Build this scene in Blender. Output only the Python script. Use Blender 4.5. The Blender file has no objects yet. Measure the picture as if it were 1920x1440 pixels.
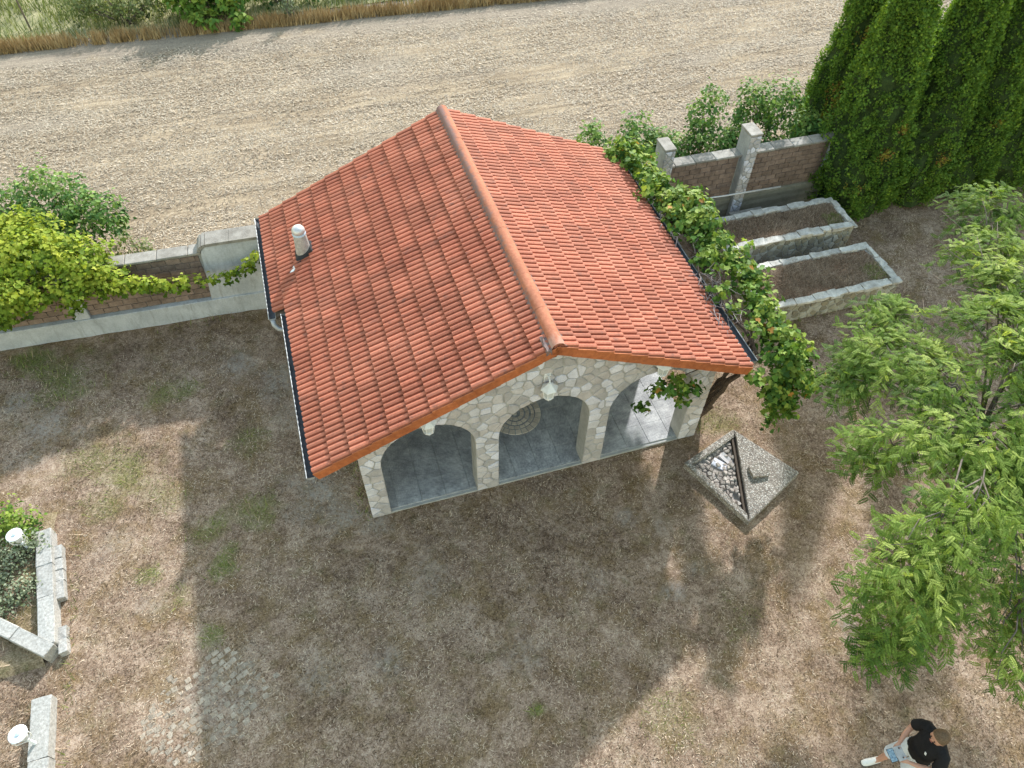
import bpy, bmesh, math, random
import numpy as np
from mathutils import Vector, Matrix
from math import sin, cos, pi, radians, hypot, atan2

SC = bpy.context.scene
COL = SC.collection
RNG = random.Random(7)

# ------------------------------------------------------------------ camera, sky, sun, exposure
cam_d = bpy.data.cameras.new('camera'); cam = bpy.data.objects.new('camera', cam_d); COL.objects.link(cam)
cam_d.sensor_width = 36.0; cam_d.lens = 36.0 * 1393.14 / 1920.0
cam_d.clip_start = 0.1; cam_d.clip_end = 2000.0
CAM = Vector((-2.782, -6.536, 12.0))
cam.matrix_world = (Matrix.Translation(CAM) @ Matrix.Rotation(radians(-18.099), 4, 'Z')
                    @ Matrix.Rotation(radians(90 - 51.0215), 4, 'X') @ Matrix.Rotation(radians(1.23), 4, 'Z'))
SC.camera = cam

SUN_TO = Vector((0.987, 1.42, 1.0)).normalized()
world = bpy.data.worlds.new('World'); SC.world = world; world.use_nodes = True
wn = world.node_tree.nodes; wl = world.node_tree.links
for n in list(wn): wn.remove(n)
sky = wn.new('ShaderNodeTexSky'); sky.sky_type = 'NISHITA'; sky.sun_disc = False
sky.sun_elevation = math.asin(SUN_TO.z); sky.sun_rotation = atan2(SUN_TO.x, SUN_TO.y)
sky.air_density = 2.4; sky.dust_density = 1.0; sky.ozone_density = 0.3
bg = wn.new('ShaderNodeBackground'); bg.inputs['Strength'].default_value = 0.15
wo = wn.new('ShaderNodeOutputWorld'); wl.new(sky.outputs[0], bg.inputs[0]); wl.new(bg.outputs[0], wo.inputs[0])
sun_d = bpy.data.lights.new('sun', 'SUN'); sun_d.energy = 2.85; sun_d.angle = radians(1.6); sun_d.color = (1.0, 0.995, 0.985)
sun = bpy.data.objects.new('sun', sun_d); COL.objects.link(sun)
sun.rotation_euler = (-SUN_TO).to_track_quat('-Z', 'Y').to_euler(); sun.location = (20, 27, 20)
vs = SC.view_settings; vs.view_transform = 'Standard'; vs.look = 'None'; vs.gamma = 1.0; vs.use_curve_mapping = False
vs.exposure = 1.22
SC.render.engine = 'CYCLES'
SC.cycles.use_denoising = True
SC.cycles.max_bounces = 8; SC.cycles.transparent_max_bounces = 8

# ------------------------------------------------------------------ small helpers
def tag(o, label=None, cat=None, group=None, kind=None):
    if label: o['label'] = label
    if cat: o['category'] = cat
    if group: o['group'] = group
    if kind: o['kind'] = kind
    return o

def link(o, parent=None):
    COL.objects.link(o)
    if parent is not None: o.parent = parent
    return o

def empty(name, loc=(0, 0, 0), rz=0.0):
    o = bpy.data.objects.new(name, None); o.empty_display_size = 0.2
    o.location = loc; o.rotation_euler = (0, 0, rz); COL.objects.link(o)
    return o

def obj(name, me, parent=None, mat=None, mtx=None, smooth=False):
    if mat is not None and not me.materials: me.materials.append(mat)
    if smooth: me.polygons.foreach_set('use_smooth', np.ones(len(me.polygons), bool))
    o = bpy.data.objects.new(name, me); link(o, parent)
    if mtx is not None: o.matrix_local = mtx
    return o

def mesh(name, verts, faces):
    me = bpy.data.meshes.new(name); me.from_pydata([tuple(v) for v in verts], [], [tuple(f) for f in faces]); me.update()
    return me

def np_mesh(name, V, F, attrs=None):
    """V (n,3); F (m,k) faces of one size; attrs: point float attributes."""
    V = np.ascontiguousarray(V, np.float32); F = np.ascontiguousarray(F, np.int32)
    me = bpy.data.meshes.new(name); k = F.shape[1]
    me.vertices.add(len(V)); me.vertices.foreach_set('co', V.ravel())
    me.loops.add(F.size); me.loops.foreach_set('vertex_index', F.ravel())
    me.polygons.add(len(F)); me.polygons.foreach_set('loop_start', np.arange(0, F.size, k, dtype=np.int32))
    for nm, arr in (attrs or {}).items():
        a = me.attributes.new(nm, 'FLOAT', 'POINT'); a.data.foreach_set('value', np.ascontiguousarray(arr, np.float32))
    me.update(calc_edges=True); me.validate()
    return me

class MB:
    """collects shapes, then makes ONE mesh"""
    def __init__(s): s.v = []; s.f = []
    def add(s, V, F):
        n = len(s.v); s.v += [tuple(p) for p in V]; s.f += [tuple(i + n for i in q) for q in F]; return s
    def box(s, x0, x1, y0, y1, z0, z1):
        V = [(x0, y0, z0), (x1, y0, z0), (x1, y1, z0), (x0, y1, z0), (x0, y0, z1), (x1, y0, z1), (x1, y1, z1), (x0, y1, z1)]
        return s.add(V, [(0, 3, 2, 1), (4, 5, 6, 7), (0, 1, 5, 4), (1, 2, 6, 5), (2, 3, 7, 6), (3, 0, 4, 7)])
    def tube(s, pts, rad, n=8, caps=True):
        pts = [Vector(p) for p in pts]; rad = rad if hasattr(rad, '__len__') else [rad] * len(pts)
        rings = []; up = Vector((0.13, 0.27, 0.95))
        for i, p in enumerate(pts):
            d = (pts[min(i + 1, len(pts) - 1)] - pts[max(i - 1, 0)]).normalized()
            x = d.cross(up)
            if x.length < 0.1: x = d.cross(Vector((1, 0, 0)))
            x.normalize(); y = d.cross(x); up = x.cross(d) if False else up
            r = rad[i]; rx, ry = (r if hasattr(r, '__len__') else (r, r))
            rings.append([p + x * (rx * cos(2 * pi * k / n)) + y * (ry * sin(2 * pi * k / n)) for k in range(n)])
        V = [v for R in rings for v in R]; F = []
        for i in range(len(rings) - 1):
            for k in range(n):
                a = i * n + k; b = i * n + (k + 1) % n; F.append((a, b, b + n, a + n))
        if caps: F.append(tuple(range(n - 1, -1, -1))); F.append(tuple(range((len(rings) - 1) * n, len(rings) * n)))
        return s.add(V, F)
    def lathe(s, prof, c=(0, 0, 0), n=12, sx=1.0, sy=1.0):
        V = []; F = []
        for r, z in prof:
            for k in range(n): V.append((c[0] + sx * r * cos(2 * pi * k / n), c[1] + sy * r * sin(2 * pi * k / n), c[2] + z))
        for i in range(len(prof) - 1):
            for k in range(n):
                a = i * n + k; b = i * n + (k + 1) % n; F.append((a, b, b + n, a + n))
        F.append(tuple(range(n - 1, -1, -1))); F.append(tuple(range((len(prof) - 1) * n, len(prof) * n)))
        return s.add(V, F)
    def me(s, name): return mesh(name, s.v, s.f)

def bevel_me(me, w, seg=1):
    bm = bmesh.new(); bm.from_mesh(me)
    bmesh.ops.bevel(bm, geom=list(bm.edges), offset=w, segments=seg, profile=0.7, affect='EDGES')
    bm.to_mesh(me); bm.free(); me.update(); return me

def rough_me(me, cuts, amp, seed, scale=6.0):
    """subdivide and shake a mesh so that it reads as hewn stone"""
    rr = random.Random(seed)
    bm = bmesh.new(); bm.from_mesh(me)
    if cuts: bmesh.ops.subdivide_edges(bm, edges=list(bm.edges), cuts=cuts, use_grid_fill=True)
    for v in bm.verts: v.co += Vector((rr.uniform(-1, 1), rr.uniform(-1, 1), rr.uniform(-1, 1))) * amp
    bm.to_mesh(me); bm.free(); me.update(); return me

def vnoise(x, y, scale, seed):
    r = np.random.RandomState(seed); g = r.rand(256, 256)
    X = np.asarray(x) * scale + 1000.0; Y = np.asarray(y) * scale + 1000.0
    xi = np.floor(X).astype(int); yi = np.floor(Y).astype(int); fx = X - xi; fy = Y - yi
    fx = fx * fx * (3 - 2 * fx); fy = fy * fy * (3 - 2 * fy)
    a = g[xi % 256, yi % 256]; b = g[(xi + 1) % 256, yi % 256]; c = g[xi % 256, (yi + 1) % 256]; d = g[(xi + 1) % 256, (yi + 1) % 256]
    return (a * (1 - fx) + b * fx) * (1 - fy) + (c * (1 - fx) + d * fx) * fy

def fbm(x, y, scale, seed, oct=4):
    s = 0; a = 0.5; t = 0
    for i in range(oct): s = s + a * vnoise(x, y, scale * 2 ** i, seed + i); t += a; a *= 0.55
    return s / t

# ------------------------------------------------------------------ materials
class NT:
    def __init__(s, name):
        s.m = bpy.data.materials.new(name); s.m.use_nodes = True; s.t = s.m.node_tree
        for n in list(s.t.nodes): s.t.nodes.remove(n)
        s.out = s.t.nodes.new('ShaderNodeOutputMaterial')
    def n(s, typ, **kw):
        nd = s.t.nodes.new(typ)
        for k, v in kw.items():
            if k in nd.inputs.keys(): s.set(nd, k, v)
            else: setattr(nd, k, v)
        return nd
    def set(s, nd, key, v):
        if hasattr(v, 'is_linked') or isinstance(v, bpy.types.NodeSocket): s.t.links.new(v, nd.inputs[key])
        else: nd.inputs[key].default_value = v
    def link(s, a, b): s.t.links.new(a, b)
    def pos(s, sx=1, sy=1, sz=1, rz=0):
        g = s.n('ShaderNodeNewGeometry'); mp = s.n('ShaderNodeMapping'); s.link(g.outputs['Position'], mp.inputs['Vector'])
        mp.inputs['Scale'].default_value = (sx, sy, sz); mp.inputs['Rotation'].default_value = (0, 0, rz)
        return mp.outputs[0]
    def noise(s, scale, detail=4, rough=0.6, vec=None, dist=0.0):
        nd = s.n('ShaderNodeTexNoise'); nd.inputs['Scale'].default_value = scale; nd.inputs['Detail'].default_value = detail
        nd.inputs['Roughness'].default_value = rough; nd.inputs['Distortion'].default_value = dist
        s.link(vec if vec is not None else s.pos(), nd.inputs['Vector']); return nd.outputs['Fac']
    def ramp(s, fac, stops, interp='LINEAR'):
        nd = s.n('ShaderNodeValToRGB'); nd.color_ramp.interpolation = interp
        e = nd.color_ramp.elements
        while len(e) < len(stops): e.new(0.5)
        for el, (p, c) in zip(e, stops): el.position = p; el.color = (c[0], c[1], c[2], 1) if hasattr(c, '__len__') else (c, c, c, 1)
        s.link(fac, nd.inputs[0]); return nd.outputs[0]
    def mix(s, fac, a, b, mode='MIX'):
        nd = s.n('ShaderNodeMix', data_type='RGBA', blend_type=mode)
        for key, v in ((0, fac), (6, a), (7, b)):
            if isinstance(v, bpy.types.NodeSocket): s.link(v, nd.inputs[key])
            else: nd.inputs[key].default_value = v if not (key and len(v) == 3) else (*v, 1)
        return nd.outputs[2]
    def math(s, op, a, b=0.0, clamp=False):
        nd = s.n('ShaderNodeMath', operation=op); nd.use_clamp = clamp
        for i, v in enumerate((a, b)):
            if isinstance(v, bpy.types.NodeSocket): s.link(v, nd.inputs[i])
            else: nd.inputs[i].default_value = v
        return nd.outputs[0]
    def attr(s, name): return s.n('ShaderNodeAttribute', attribute_name=name).outputs['Fac']
    def rand(s):
        """one random number per object and per loose piece"""
        a = s.n('ShaderNodeObjectInfo').outputs['Random']; b = s.n('ShaderNodeNewGeometry').outputs['Random Per Island']
        return s.math('FRACT', s.math('ADD', a, b))
    def value(s, col, k):
        nd = s.n('ShaderNodeHueSaturation'); s.link(col, nd.inputs['Color']); s.link(k, nd.inputs['Value']); return nd.outputs[0]
    def surf(s, col, rough=0.8, bump=None, bstr=0.3, bdist=0.01, spec=0.3, metal=0.0):
        p = s.n('ShaderNodeBsdfPrincipled')
        s.set(p, 'Base Color', col if isinstance(col, bpy.types.NodeSocket) else (*col, 1)); s.set(p, 'Roughness', rough)
        p.inputs['Specular IOR Level'].default_value = spec; p.inputs['Metallic'].default_value = metal
        if bump is not None:
            b = s.n('ShaderNodeBump'); b.inputs['Strength'].default_value = bstr; b.inputs['Distance'].default_value = bdist
            s.link(bump, b.inputs['Height']); s.link(b.outputs[0], p.inputs['Normal'])
        s.link(p.outputs[0], s.out.inputs[0]); return s.m

def plain(name, c1, c2, scale=6, rough=0.8, bstr=0.3, bdist=0.006, var=0.0, spec=0.3, metal=0.0, fine=60):
    t = NT(name); n1 = t.noise(scale, 5, 0.65); n2 = t.noise(fine, 3, 0.6)
    f = t.math('ADD', t.math('MULTIPLY', n1, 0.65), t.math('MULTIPLY', n2, 0.35))
    c = t.ramp(f, [(0.36, c1), (0.64, c2)])
    if var: c = t.value(c, t.math('ADD', t.math('MULTIPLY', t.rand(), 2 * var), 1 - var))
    return t.surf(c, rough, n2, bstr, bdist, spec, metal)

def leaf_mat(name, dark, mid, light, trans=0.35, rough=0.6, brown=None):
    t = NT(name); k = t.attr('tint'); stops = [(0.0, dark), (0.5, mid), (0.93, light)]
    if brown: stops.append((1.0, brown))
    c = t.ramp(k, stops)
    c = t.value(c, t.math('ADD', t.math('MULTIPLY', t.rand(), 0.5), 0.75))
    p = t.n('ShaderNodeBsdfPrincipled'); t.link(c, p.inputs['Base Color']); p.inputs['Roughness'].default_value = rough
    p.inputs['Specular IOR Level'].default_value = 0.18
    tr = t.n('ShaderNodeBsdfTranslucent'); t.link(t.mix(1.0, c, (1.0, 1.0, 0.45), 'MULTIPLY'), tr.inputs['Color'])
    mx = t.n('ShaderNodeMixShader'); mx.inputs[0].default_value = trans
    t.link(p.outputs[0], mx.inputs[1]); t.link(tr.outputs[0], mx.inputs[2]); t.link(mx.outputs[0], t.out.inputs[0])
    return t.m

M = {}
# lawn: parched grass, bare earth, green patches
t = NT('dry_lawn')
n1 = t.noise(38, 5, 0.75); n2 = t.noise(1.4, 6, 0.7); n3 = t.noise(11, 5, 0.7)
f = t.math('ADD', t.math('MULTIPLY', n1, 0.42), t.math('ADD', t.math('MULTIPLY', n3, 0.24), t.math('MULTIPLY', n2, 0.34)))
c = t.ramp(f, [(0.385, (0.061, 0.040, 0.027)), (0.465, (0.201, 0.134, 0.094)), (0.545, (0.372, 0.270, 0.198)), (0.625, (0.532, 0.416, 0.328))])
n4 = t.noise(1.7, 5, 0.7); c = t.mix(t.ramp(n4, [(0.46, 0.0), (0.62, 0.7)]), c, t.ramp(n1, [(0.36, (0.06, 0.038, 0.016)), (0.62, (0.27, 0.18, 0.085))]))
n5 = t.noise(2.6, 5, 0.7); c = t.mix(t.ramp(n5, [(0.54, 0.0), (0.70, 0.5)]), c, t.ramp(n1, [(0.36, (0.055, 0.05, 0.022)), (0.62, (0.23, 0.20, 0.095))]))
gcol = t.ramp(n1, [(0.35, (0.06, 0.075, 0.02)), (0.65, (0.22, 0.24, 0.08))])
c = t.mix(t.attr('green'), c, gcol)
bcol = t.ramp(t.noise(30, 4, 0.7), [(0.3, (0.19, 0.16, 0.135)), (0.7, (0.40, 0.355, 0.305))])
c = t.mix(t.math('MULTIPLY', t.attr('bare'), t.ramp(t.noise(11, 4, 0.7), [(0.38, 0.15), (0.6, 1.0)])), c, bcol)
M['lawn'] = t.surf(c, 0.95, n1, 0.6, 0.02, 0.1)
# dry blades lying on it
t = NT('straw_blade'); c = t.ramp(t.attr('tint'), [(0.0, (0.074, 0.048, 0.028)), (0.35, (0.229, 0.153, 0.102)), (0.7, (0.428, 0.317, 0.223)), (0.86, (0.616, 0.485, 0.364)), (0.9, (0.119, 0.140, 0.032)), (1.0, (0.218, 0.243, 0.066))])
M['blade'] = t.surf(c, 0.8, spec=0.15)
# stubble field
t = NT('stubble_field')
n1 = t.noise(24, 6, 0.8); n2 = t.noise(3.0, 5, 0.65, t.pos(0.16, 2.0, 1, 0.05)); n3 = t.noise(0.5, 3, 0.5)
f = t.math('ADD', t.math('MULTIPLY', n1, 0.5), t.math('ADD', t.math('MULTIPLY', n2, 0.36), t.math('MULTIPLY', n3, 0.14)))
c = t.ramp(f, [(0.36, (0.093, 0.067, 0.044)), (0.46, (0.218, 0.165, 0.113)), (0.55, (0.382, 0.299, 0.209)), (0.66, (0.568, 0.461, 0.333))])
c = t.mix(t.attr('bare'), c, t.ramp(n1, [(0.3, (0.17, 0.14, 0.115)), (0.7, (0.34, 0.295, 0.25))]))
M['field'] = t.surf(c, 0.95, n1, 0.4, 0.02, 0.1)
t = NT('field_straw'); c = t.ramp(t.attr('tint'), [(0.0, (0.144, 0.106, 0.080)), (0.4, (0.331, 0.267, 0.198)), (1.0, (0.640, 0.536, 0.418))]); M['straw'] = t.surf(c, 0.7, spec=0.2)
M['meadow'] = plain('pale_meadow', (0.16, 0.17, 0.07), (0.42, 0.37, 0.21), 1.2, 0.95, 0.4, 0.03, fine=18)
M['ground'] = plain('far_ground', (0.20, 0.17, 0.10), (0.34, 0.29, 0.18), 0.4, 0.95, 0.2, 0.03, fine=9)
M['verge'] = (lambda t: t.surf(t.ramp(t.attr('tint'), [(0, (0.22, 0.14, 0.06)), (0.5, (0.42, 0.30, 0.15)), (0.85, (0.56, 0.45, 0.27)), (1, (0.16, 0.20, 0.06))]), 0.8, spec=0.15))(NT('verge_straw'))
# roof
t = NT('roof_clay')
n1 = t.noise(1.1, 4, 0.6); n2 = t.noise(26, 4, 0.7); n3 = t.noise(7, 3, 0.6)
c = t.ramp(t.math('ADD', t.math('MULTIPLY', n1, 0.5), t.math('MULTIPLY', n2, 0.5)), [(0.33, (0.271, 0.078, 0.047)), (0.5, (0.372, 0.123, 0.074)), (0.7, (0.439, 0.169, 0.109))])
c = t.value(c, t.math('ADD', t.math('MULTIPLY', t.rand(), 0.36), 0.83))
c = t.mix(t.ramp(n3, [(0.58, 0.0), (0.76, 0.7)]), c, (0.14, 0.068, 0.055))
n6 = t.noise(2.4, 5, 0.75, t.pos(0.5, 2.2, 0.5)); c = t.mix(t.ramp(n6, [(0.56, 0.0), (0.74, 0.45)]), c, (0.20, 0.095, 0.075))   # rain streaks of grime down the slopes
n7 = t.noise(19, 5, 0.8); c = t.mix(t.ramp(n7, [(0.66, 0.0), (0.74, 0.6)]), c, (0.36, 0.30, 0.25))   # lichen spots
M['tile'] = t.surf(c, 0.78, n2, 0.25, 0.004, 0.3)
t = NT('verge_clay'); n2 = t.noise(14, 4, 0.7)
c = t.value(t.ramp(n2, [(0.3, (0.304, 0.086, 0.032)), (0.7, (0.478, 0.153, 0.056))]), t.math('ADD', t.math('MULTIPLY', t.rand(), 0.2), 0.9))
M['verge_tile'] = t.surf(c, 0.7, n2, 0.2, 0.004)
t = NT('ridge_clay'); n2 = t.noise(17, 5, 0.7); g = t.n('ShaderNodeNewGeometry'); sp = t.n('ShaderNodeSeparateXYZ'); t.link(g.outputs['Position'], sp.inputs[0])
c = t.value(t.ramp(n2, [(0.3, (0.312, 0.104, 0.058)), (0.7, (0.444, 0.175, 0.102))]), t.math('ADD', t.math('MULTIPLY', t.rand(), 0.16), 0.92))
west = t.math('MULTIPLY', t.math('ADD', sp.outputs['X'], 0.03), -7.0, True)     # mask for the grey-brown tone, stronger on the ridge flank towards negative X
flank_mix = t.ramp(t.math('MULTIPLY', t.noise(9, 5, 0.75), t.math('ADD', west, 0.62)), [(0.40, 0.0), (0.60, 0.85)])
c = t.mix(flank_mix, c, (0.20, 0.135, 0.128))
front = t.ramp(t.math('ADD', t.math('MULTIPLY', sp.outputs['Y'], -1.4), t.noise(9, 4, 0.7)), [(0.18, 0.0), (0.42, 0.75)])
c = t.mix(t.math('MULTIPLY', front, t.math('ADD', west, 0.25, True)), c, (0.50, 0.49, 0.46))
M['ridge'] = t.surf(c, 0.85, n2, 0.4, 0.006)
M['mortar'] = plain('grey_mortar', (0.33, 0.325, 0.315), (0.50, 0.495, 0.48), 5, 0.95, 0.6, 0.008)
M['ridge_mortar'] = plain('dark_ridge_mortar', (0.10, 0.065, 0.06), (0.24, 0.175, 0.165), 7, 0.95, 0.6, 0.01)  # dark brown tone for the bedding strips and the end lump of the ridge
t = NT('facing_stone'); n2 = t.noise(38, 5, 0.7); n1 = t.noise(5, 3, 0.6); r = t.rand()
c = t.ramp(r, [(0.0, (0.411, 0.391, 0.398)), (0.22, (0.518, 0.490, 0.499)), (0.42, (0.578, 0.569, 0.613)), (0.6, (0.473, 0.437, 0.434)), (0.75, (0.609, 0.600, 0.667)), (0.9, (0.669, 0.665, 0.746))], 'CONSTANT')
c = t.value(c, t.math('ADD', t.math('MULTIPLY', t.math('ADD', n1, n2), 0.7), 0.30))
M['stone'] = t.surf(c, 0.85, n2, 0.5, 0.008)
t = NT('mossy_stone'); n2 = t.noise(30, 5, 0.7); n1 = t.noise(6, 4, 0.7); r = t.rand()
c = t.ramp(r, [(0.0, (0.24, 0.22, 0.18)), (0.3, (0.36, 0.34, 0.28)), (0.6, (0.30, 0.265, 0.20)), (0.8, (0.43, 0.42, 0.38))], 'CONSTANT')
c = t.mix(t.ramp(n1, [(0.45, 0.0), (0.7, 0.5)]), c, (0.13, 0.125, 0.085))
M['mossy'] = t.surf(t.value(c, t.math('ADD', t.math('MULTIPLY', n2, 0.6), 0.7)), 0.9, n2, 0.6, 0.01)
M['coping'] = plain('weathered_concrete', (0.187, 0.170, 0.149), (0.383, 0.357, 0.323), 5, 0.9, 0.5, 0.008, 0.12)
M['granite'] = plain('speckled_granite', (0.236, 0.224, 0.206), (0.496, 0.484, 0.460), 24, 0.85, 0.4, 0.006, 0.08, fine=110)
M['cobble'] = plain('worn_cobble', (0.22, 0.175, 0.13), (0.42, 0.355, 0.285), 9, 0.92, 0.6, 0.008, 0.2)
t = NT('pale_grey_render'); n1 = t.noise(2.2, 5, 0.7); n2 = t.noise(35, 3, 0.6); n3 = t.noise(5.0, 5, 0.75, t.pos(2.2, 2.2, 0.35))
c = t.ramp(t.math('ADD', t.math('MULTIPLY', n1, 0.65), t.math('MULTIPLY', n2, 0.35)), [(0.36, (0.36, 0.38, 0.41)), (0.64, (0.56, 0.58, 0.62))])
c = t.mix(t.ramp(n3, [(0.52, 0.0), (0.72, 0.6)]), c, (0.22, 0.215, 0.205)); M['render'] = t.surf(c, 0.9, n2, 0.3, 0.005)
M['render_dirty'] = plain('dirty_grey_render', (0.27, 0.27, 0.265), (0.43, 0.43, 0.42), 3, 0.92, 0.4, 0.006, fine=35)
M['brick'] = plain('brown_brick', (0.155, 0.112, 0.092), (0.29, 0.215, 0.18), 7, 0.92, 0.5, 0.008, 0.22, fine=45)
M['plaster'] = plain('interior_plaster', (0.50, 0.49, 0.46), (0.60, 0.59, 0.57), 2, 0.95, 0.2, 0.004)
t = NT('floor_slate'); n1 = t.noise(3.2, 5, 0.7); n2 = t.noise(26, 4, 0.7)
c = t.ramp(t.math('ADD', t.math('MULTIPLY', n1, 0.6), t.math('MULTIPLY', n2, 0.4)), [(0.36, (0.21, 0.212, 0.222)), (0.5, (0.36, 0.362, 0.372)), (0.64, (0.57, 0.57, 0.57))])
c = t.value(c, t.math('ADD', t.math('MULTIPLY', t.rand(), 0.1), 0.95)); M['floor'] = t.surf(c, 0.75, n2, 0.3, 0.004)
M['slab'] = plain('floor_slab', (0.30, 0.30, 0.295), (0.44, 0.44, 0.43), 4, 0.9, 0.4, 0.006)
M['rosette'] = plain('rosette_stone', (0.58, 0.49, 0.40), (0.74, 0.66, 0.56), 9, 0.85, 0.3, 0.004, 0.15)
M['timber'] = plain('dark_timber', (0.045, 0.033, 0.024), (0.10, 0.075, 0.055), 8, 0.8, 0.4, 0.005)
M['zinc'] = plain('zinc_gutter', (0.30, 0.31, 0.32), (0.44, 0.45, 0.46), 6, 0.5, 0.1, 0.002, metal=0.3)
M['gutter_dark'] = plain('shaded_gutter_bed', (0.045, 0.05, 0.058), (0.10, 0.105, 0.115), 6, 0.8, 0.3, 0.004)  # dark colour stands in for the shade inside the gutter channel
M['flue'] = plain('rendered_flue', (0.27, 0.26, 0.245), (0.52, 0.51, 0.49), 14, 0.9, 0.5, 0.006)
M['white_metal'] = plain('white_painted_metal', (0.70, 0.715, 0.73), (0.82, 0.825, 0.83), 12, 0.45, 0.1, 0.002)
M['blue_metal'] = plain('galvanised_band', (0.40, 0.50, 0.60), (0.52, 0.60, 0.68), 12, 0.4, 0.1, 0.002)
M['bitumen'] = plain('black_bitumen', (0.012, 0.013, 0.016), (0.035, 0.037, 0.042), 12, 0.7, 0.3, 0.004)
M['lantern_glass'] = plain('frosted_lantern_glass', (0.50, 0.53, 0.55), (0.62, 0.64, 0.65), 10, 0.15, 0.02, 0.001, spec=0.6)
M['pole'] = plain('pale_steel', (0.50, 0.50, 0.51), (0.66, 0.66, 0.67), 15, 0.4, 0.1, 0.002, metal=0.4)
t = NT('pebbled_concrete'); vo = t.n('ShaderNodeTexVoronoi'); vo.inputs['Scale'].default_value = 34; t.link(t.pos(), vo.inputs['Vector'])
c = t.ramp(vo.outputs['Color'], [(0.2, (0.22, 0.19, 0.165)), (0.5, (0.40, 0.36, 0.32)), (0.85, (0.58, 0.55, 0.51))])
c = t.mix(t.ramp(vo.outputs['Distance'], [(0.28, 0.0), (0.6, 0.75)]), c, (0.15, 0.13, 0.11))
M['pebble'] = t.surf(t.value(c, t.math('ADD', t.math('MULTIPLY', t.noise(3.5, 4), 0.7), 0.65)), 0.9, t.math('SUBTRACT', 1.0, vo.outputs['Distance']), 0.7, 0.02)
M['rubble'] = plain('pale_rubble', (0.24, 0.205, 0.18), (0.50, 0.45, 0.41), 9, 0.95, 0.6, 0.01, 0.2)
M['bed_coping'] = plain('pale_bed_coping', (0.34, 0.31, 0.27), (0.64, 0.61, 0.56), 7, 0.9, 0.6, 0.01, 0.15)
M['soil'] = plain('dry_soil', (0.163, 0.089, 0.054), (0.439, 0.255, 0.157), 8, 0.97, 0.8, 0.02)
M['bark'] = plain('grey_bark', (0.075, 0.06, 0.048), (0.20, 0.17, 0.14), 14, 0.9, 0.7, 0.01)
M['vine_wood'] = plain('vine_wood', (0.035, 0.024, 0.018), (0.125, 0.09, 0.065), 16, 0.9, 0.7, 0.01)
M['dead_twig'] = plain('dead_grey_twig', (0.20, 0.165, 0.16), (0.38, 0.33, 0.32), 20, 0.9, 0.3, 0.004)
M['vine'] = leaf_mat('vine_leaf', (0.040, 0.098, 0.024), (0.109, 0.218, 0.039), (0.270, 0.345, 0.061), 0.33, brown=(0.460, 0.230, 0.055))
M['hop'] = leaf_mat('yellow_green_creeper', (0.075, 0.135, 0.018), (0.235, 0.33, 0.035), (0.42, 0.46, 0.06), 0.4)
M['shrub'] = leaf_mat('shrub_leaf', (0.036, 0.094, 0.031), (0.104, 0.215, 0.054), (0.247, 0.351, 0.090), 0.3)
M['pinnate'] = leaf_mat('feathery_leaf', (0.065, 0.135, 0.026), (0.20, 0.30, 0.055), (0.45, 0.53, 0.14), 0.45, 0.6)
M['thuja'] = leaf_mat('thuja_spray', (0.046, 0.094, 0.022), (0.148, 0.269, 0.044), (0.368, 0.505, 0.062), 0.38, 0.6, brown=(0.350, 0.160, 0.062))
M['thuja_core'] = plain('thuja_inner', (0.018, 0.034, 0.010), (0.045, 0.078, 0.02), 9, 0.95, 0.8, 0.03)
M['herb'] = leaf_mat('grey_green_herb', (0.10, 0.125, 0.075), (0.20, 0.24, 0.15), (0.33, 0.36, 0.25), 0.25, 0.7)
M['weed'] = leaf_mat('field_weed', (0.06, 0.09, 0.035), (0.15, 0.19, 0.075), (0.28, 0.29, 0.14), 0.3, 0.7)
M['skin'] = plain('skin', (0.44, 0.235, 0.165), (0.52, 0.29, 0.21), 9, 0.55, 0.1, 0.002)
M['shirt'] = plain('black_cotton', (0.006, 0.006, 0.008), (0.013, 0.013, 0.016), 9, 0.9, 0.5, 0.006)
M['shorts'] = plain('light_grey_cotton', (0.50, 0.53, 0.58), (0.62, 0.65, 0.70), 9, 0.9, 0.4, 0.006)
M['shoe'] = plain('white_sneaker', (0.72, 0.71, 0.68), (0.82, 0.81, 0.79), 15, 0.6, 0.2, 0.003)
M['sole'] = plain('dark_sole', (0.05, 0.05, 0.055), (0.09, 0.09, 0.095), 15, 0.8, 0.2, 0.003)
M['hair'] = plain('cropped_brown_hair', (0.085, 0.052, 0.03), (0.17, 0.11, 0.065), 50, 0.75, 0.6, 0.004)
M['dark'] = plain('dark_plastic', (0.03, 0.032, 0.036), (0.06, 0.062, 0.068), 20, 0.5, 0.1, 0.002)
M['screen'] = plain('phone_screen', (0.07, 0.14, 0.22), (0.32, 0.44, 0.52), 30, 0.12, 0.0, 0.001, spec=0.6)
M['grey_plastic'] = plain('grey_plastic', (0.30, 0.31, 0.33), (0.42, 0.43, 0.45), 20, 0.5, 0.1, 0.002)
M['eye'] = plain('dark_eye', (0.02, 0.015, 0.012), (0.04, 0.03, 0.025), 20, 0.3, 0.0, 0.001)
M['lip'] = plain('lips', (0.36, 0.14, 0.11), (0.42, 0.17, 0.13), 20, 0.5, 0.0, 0.001)

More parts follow.
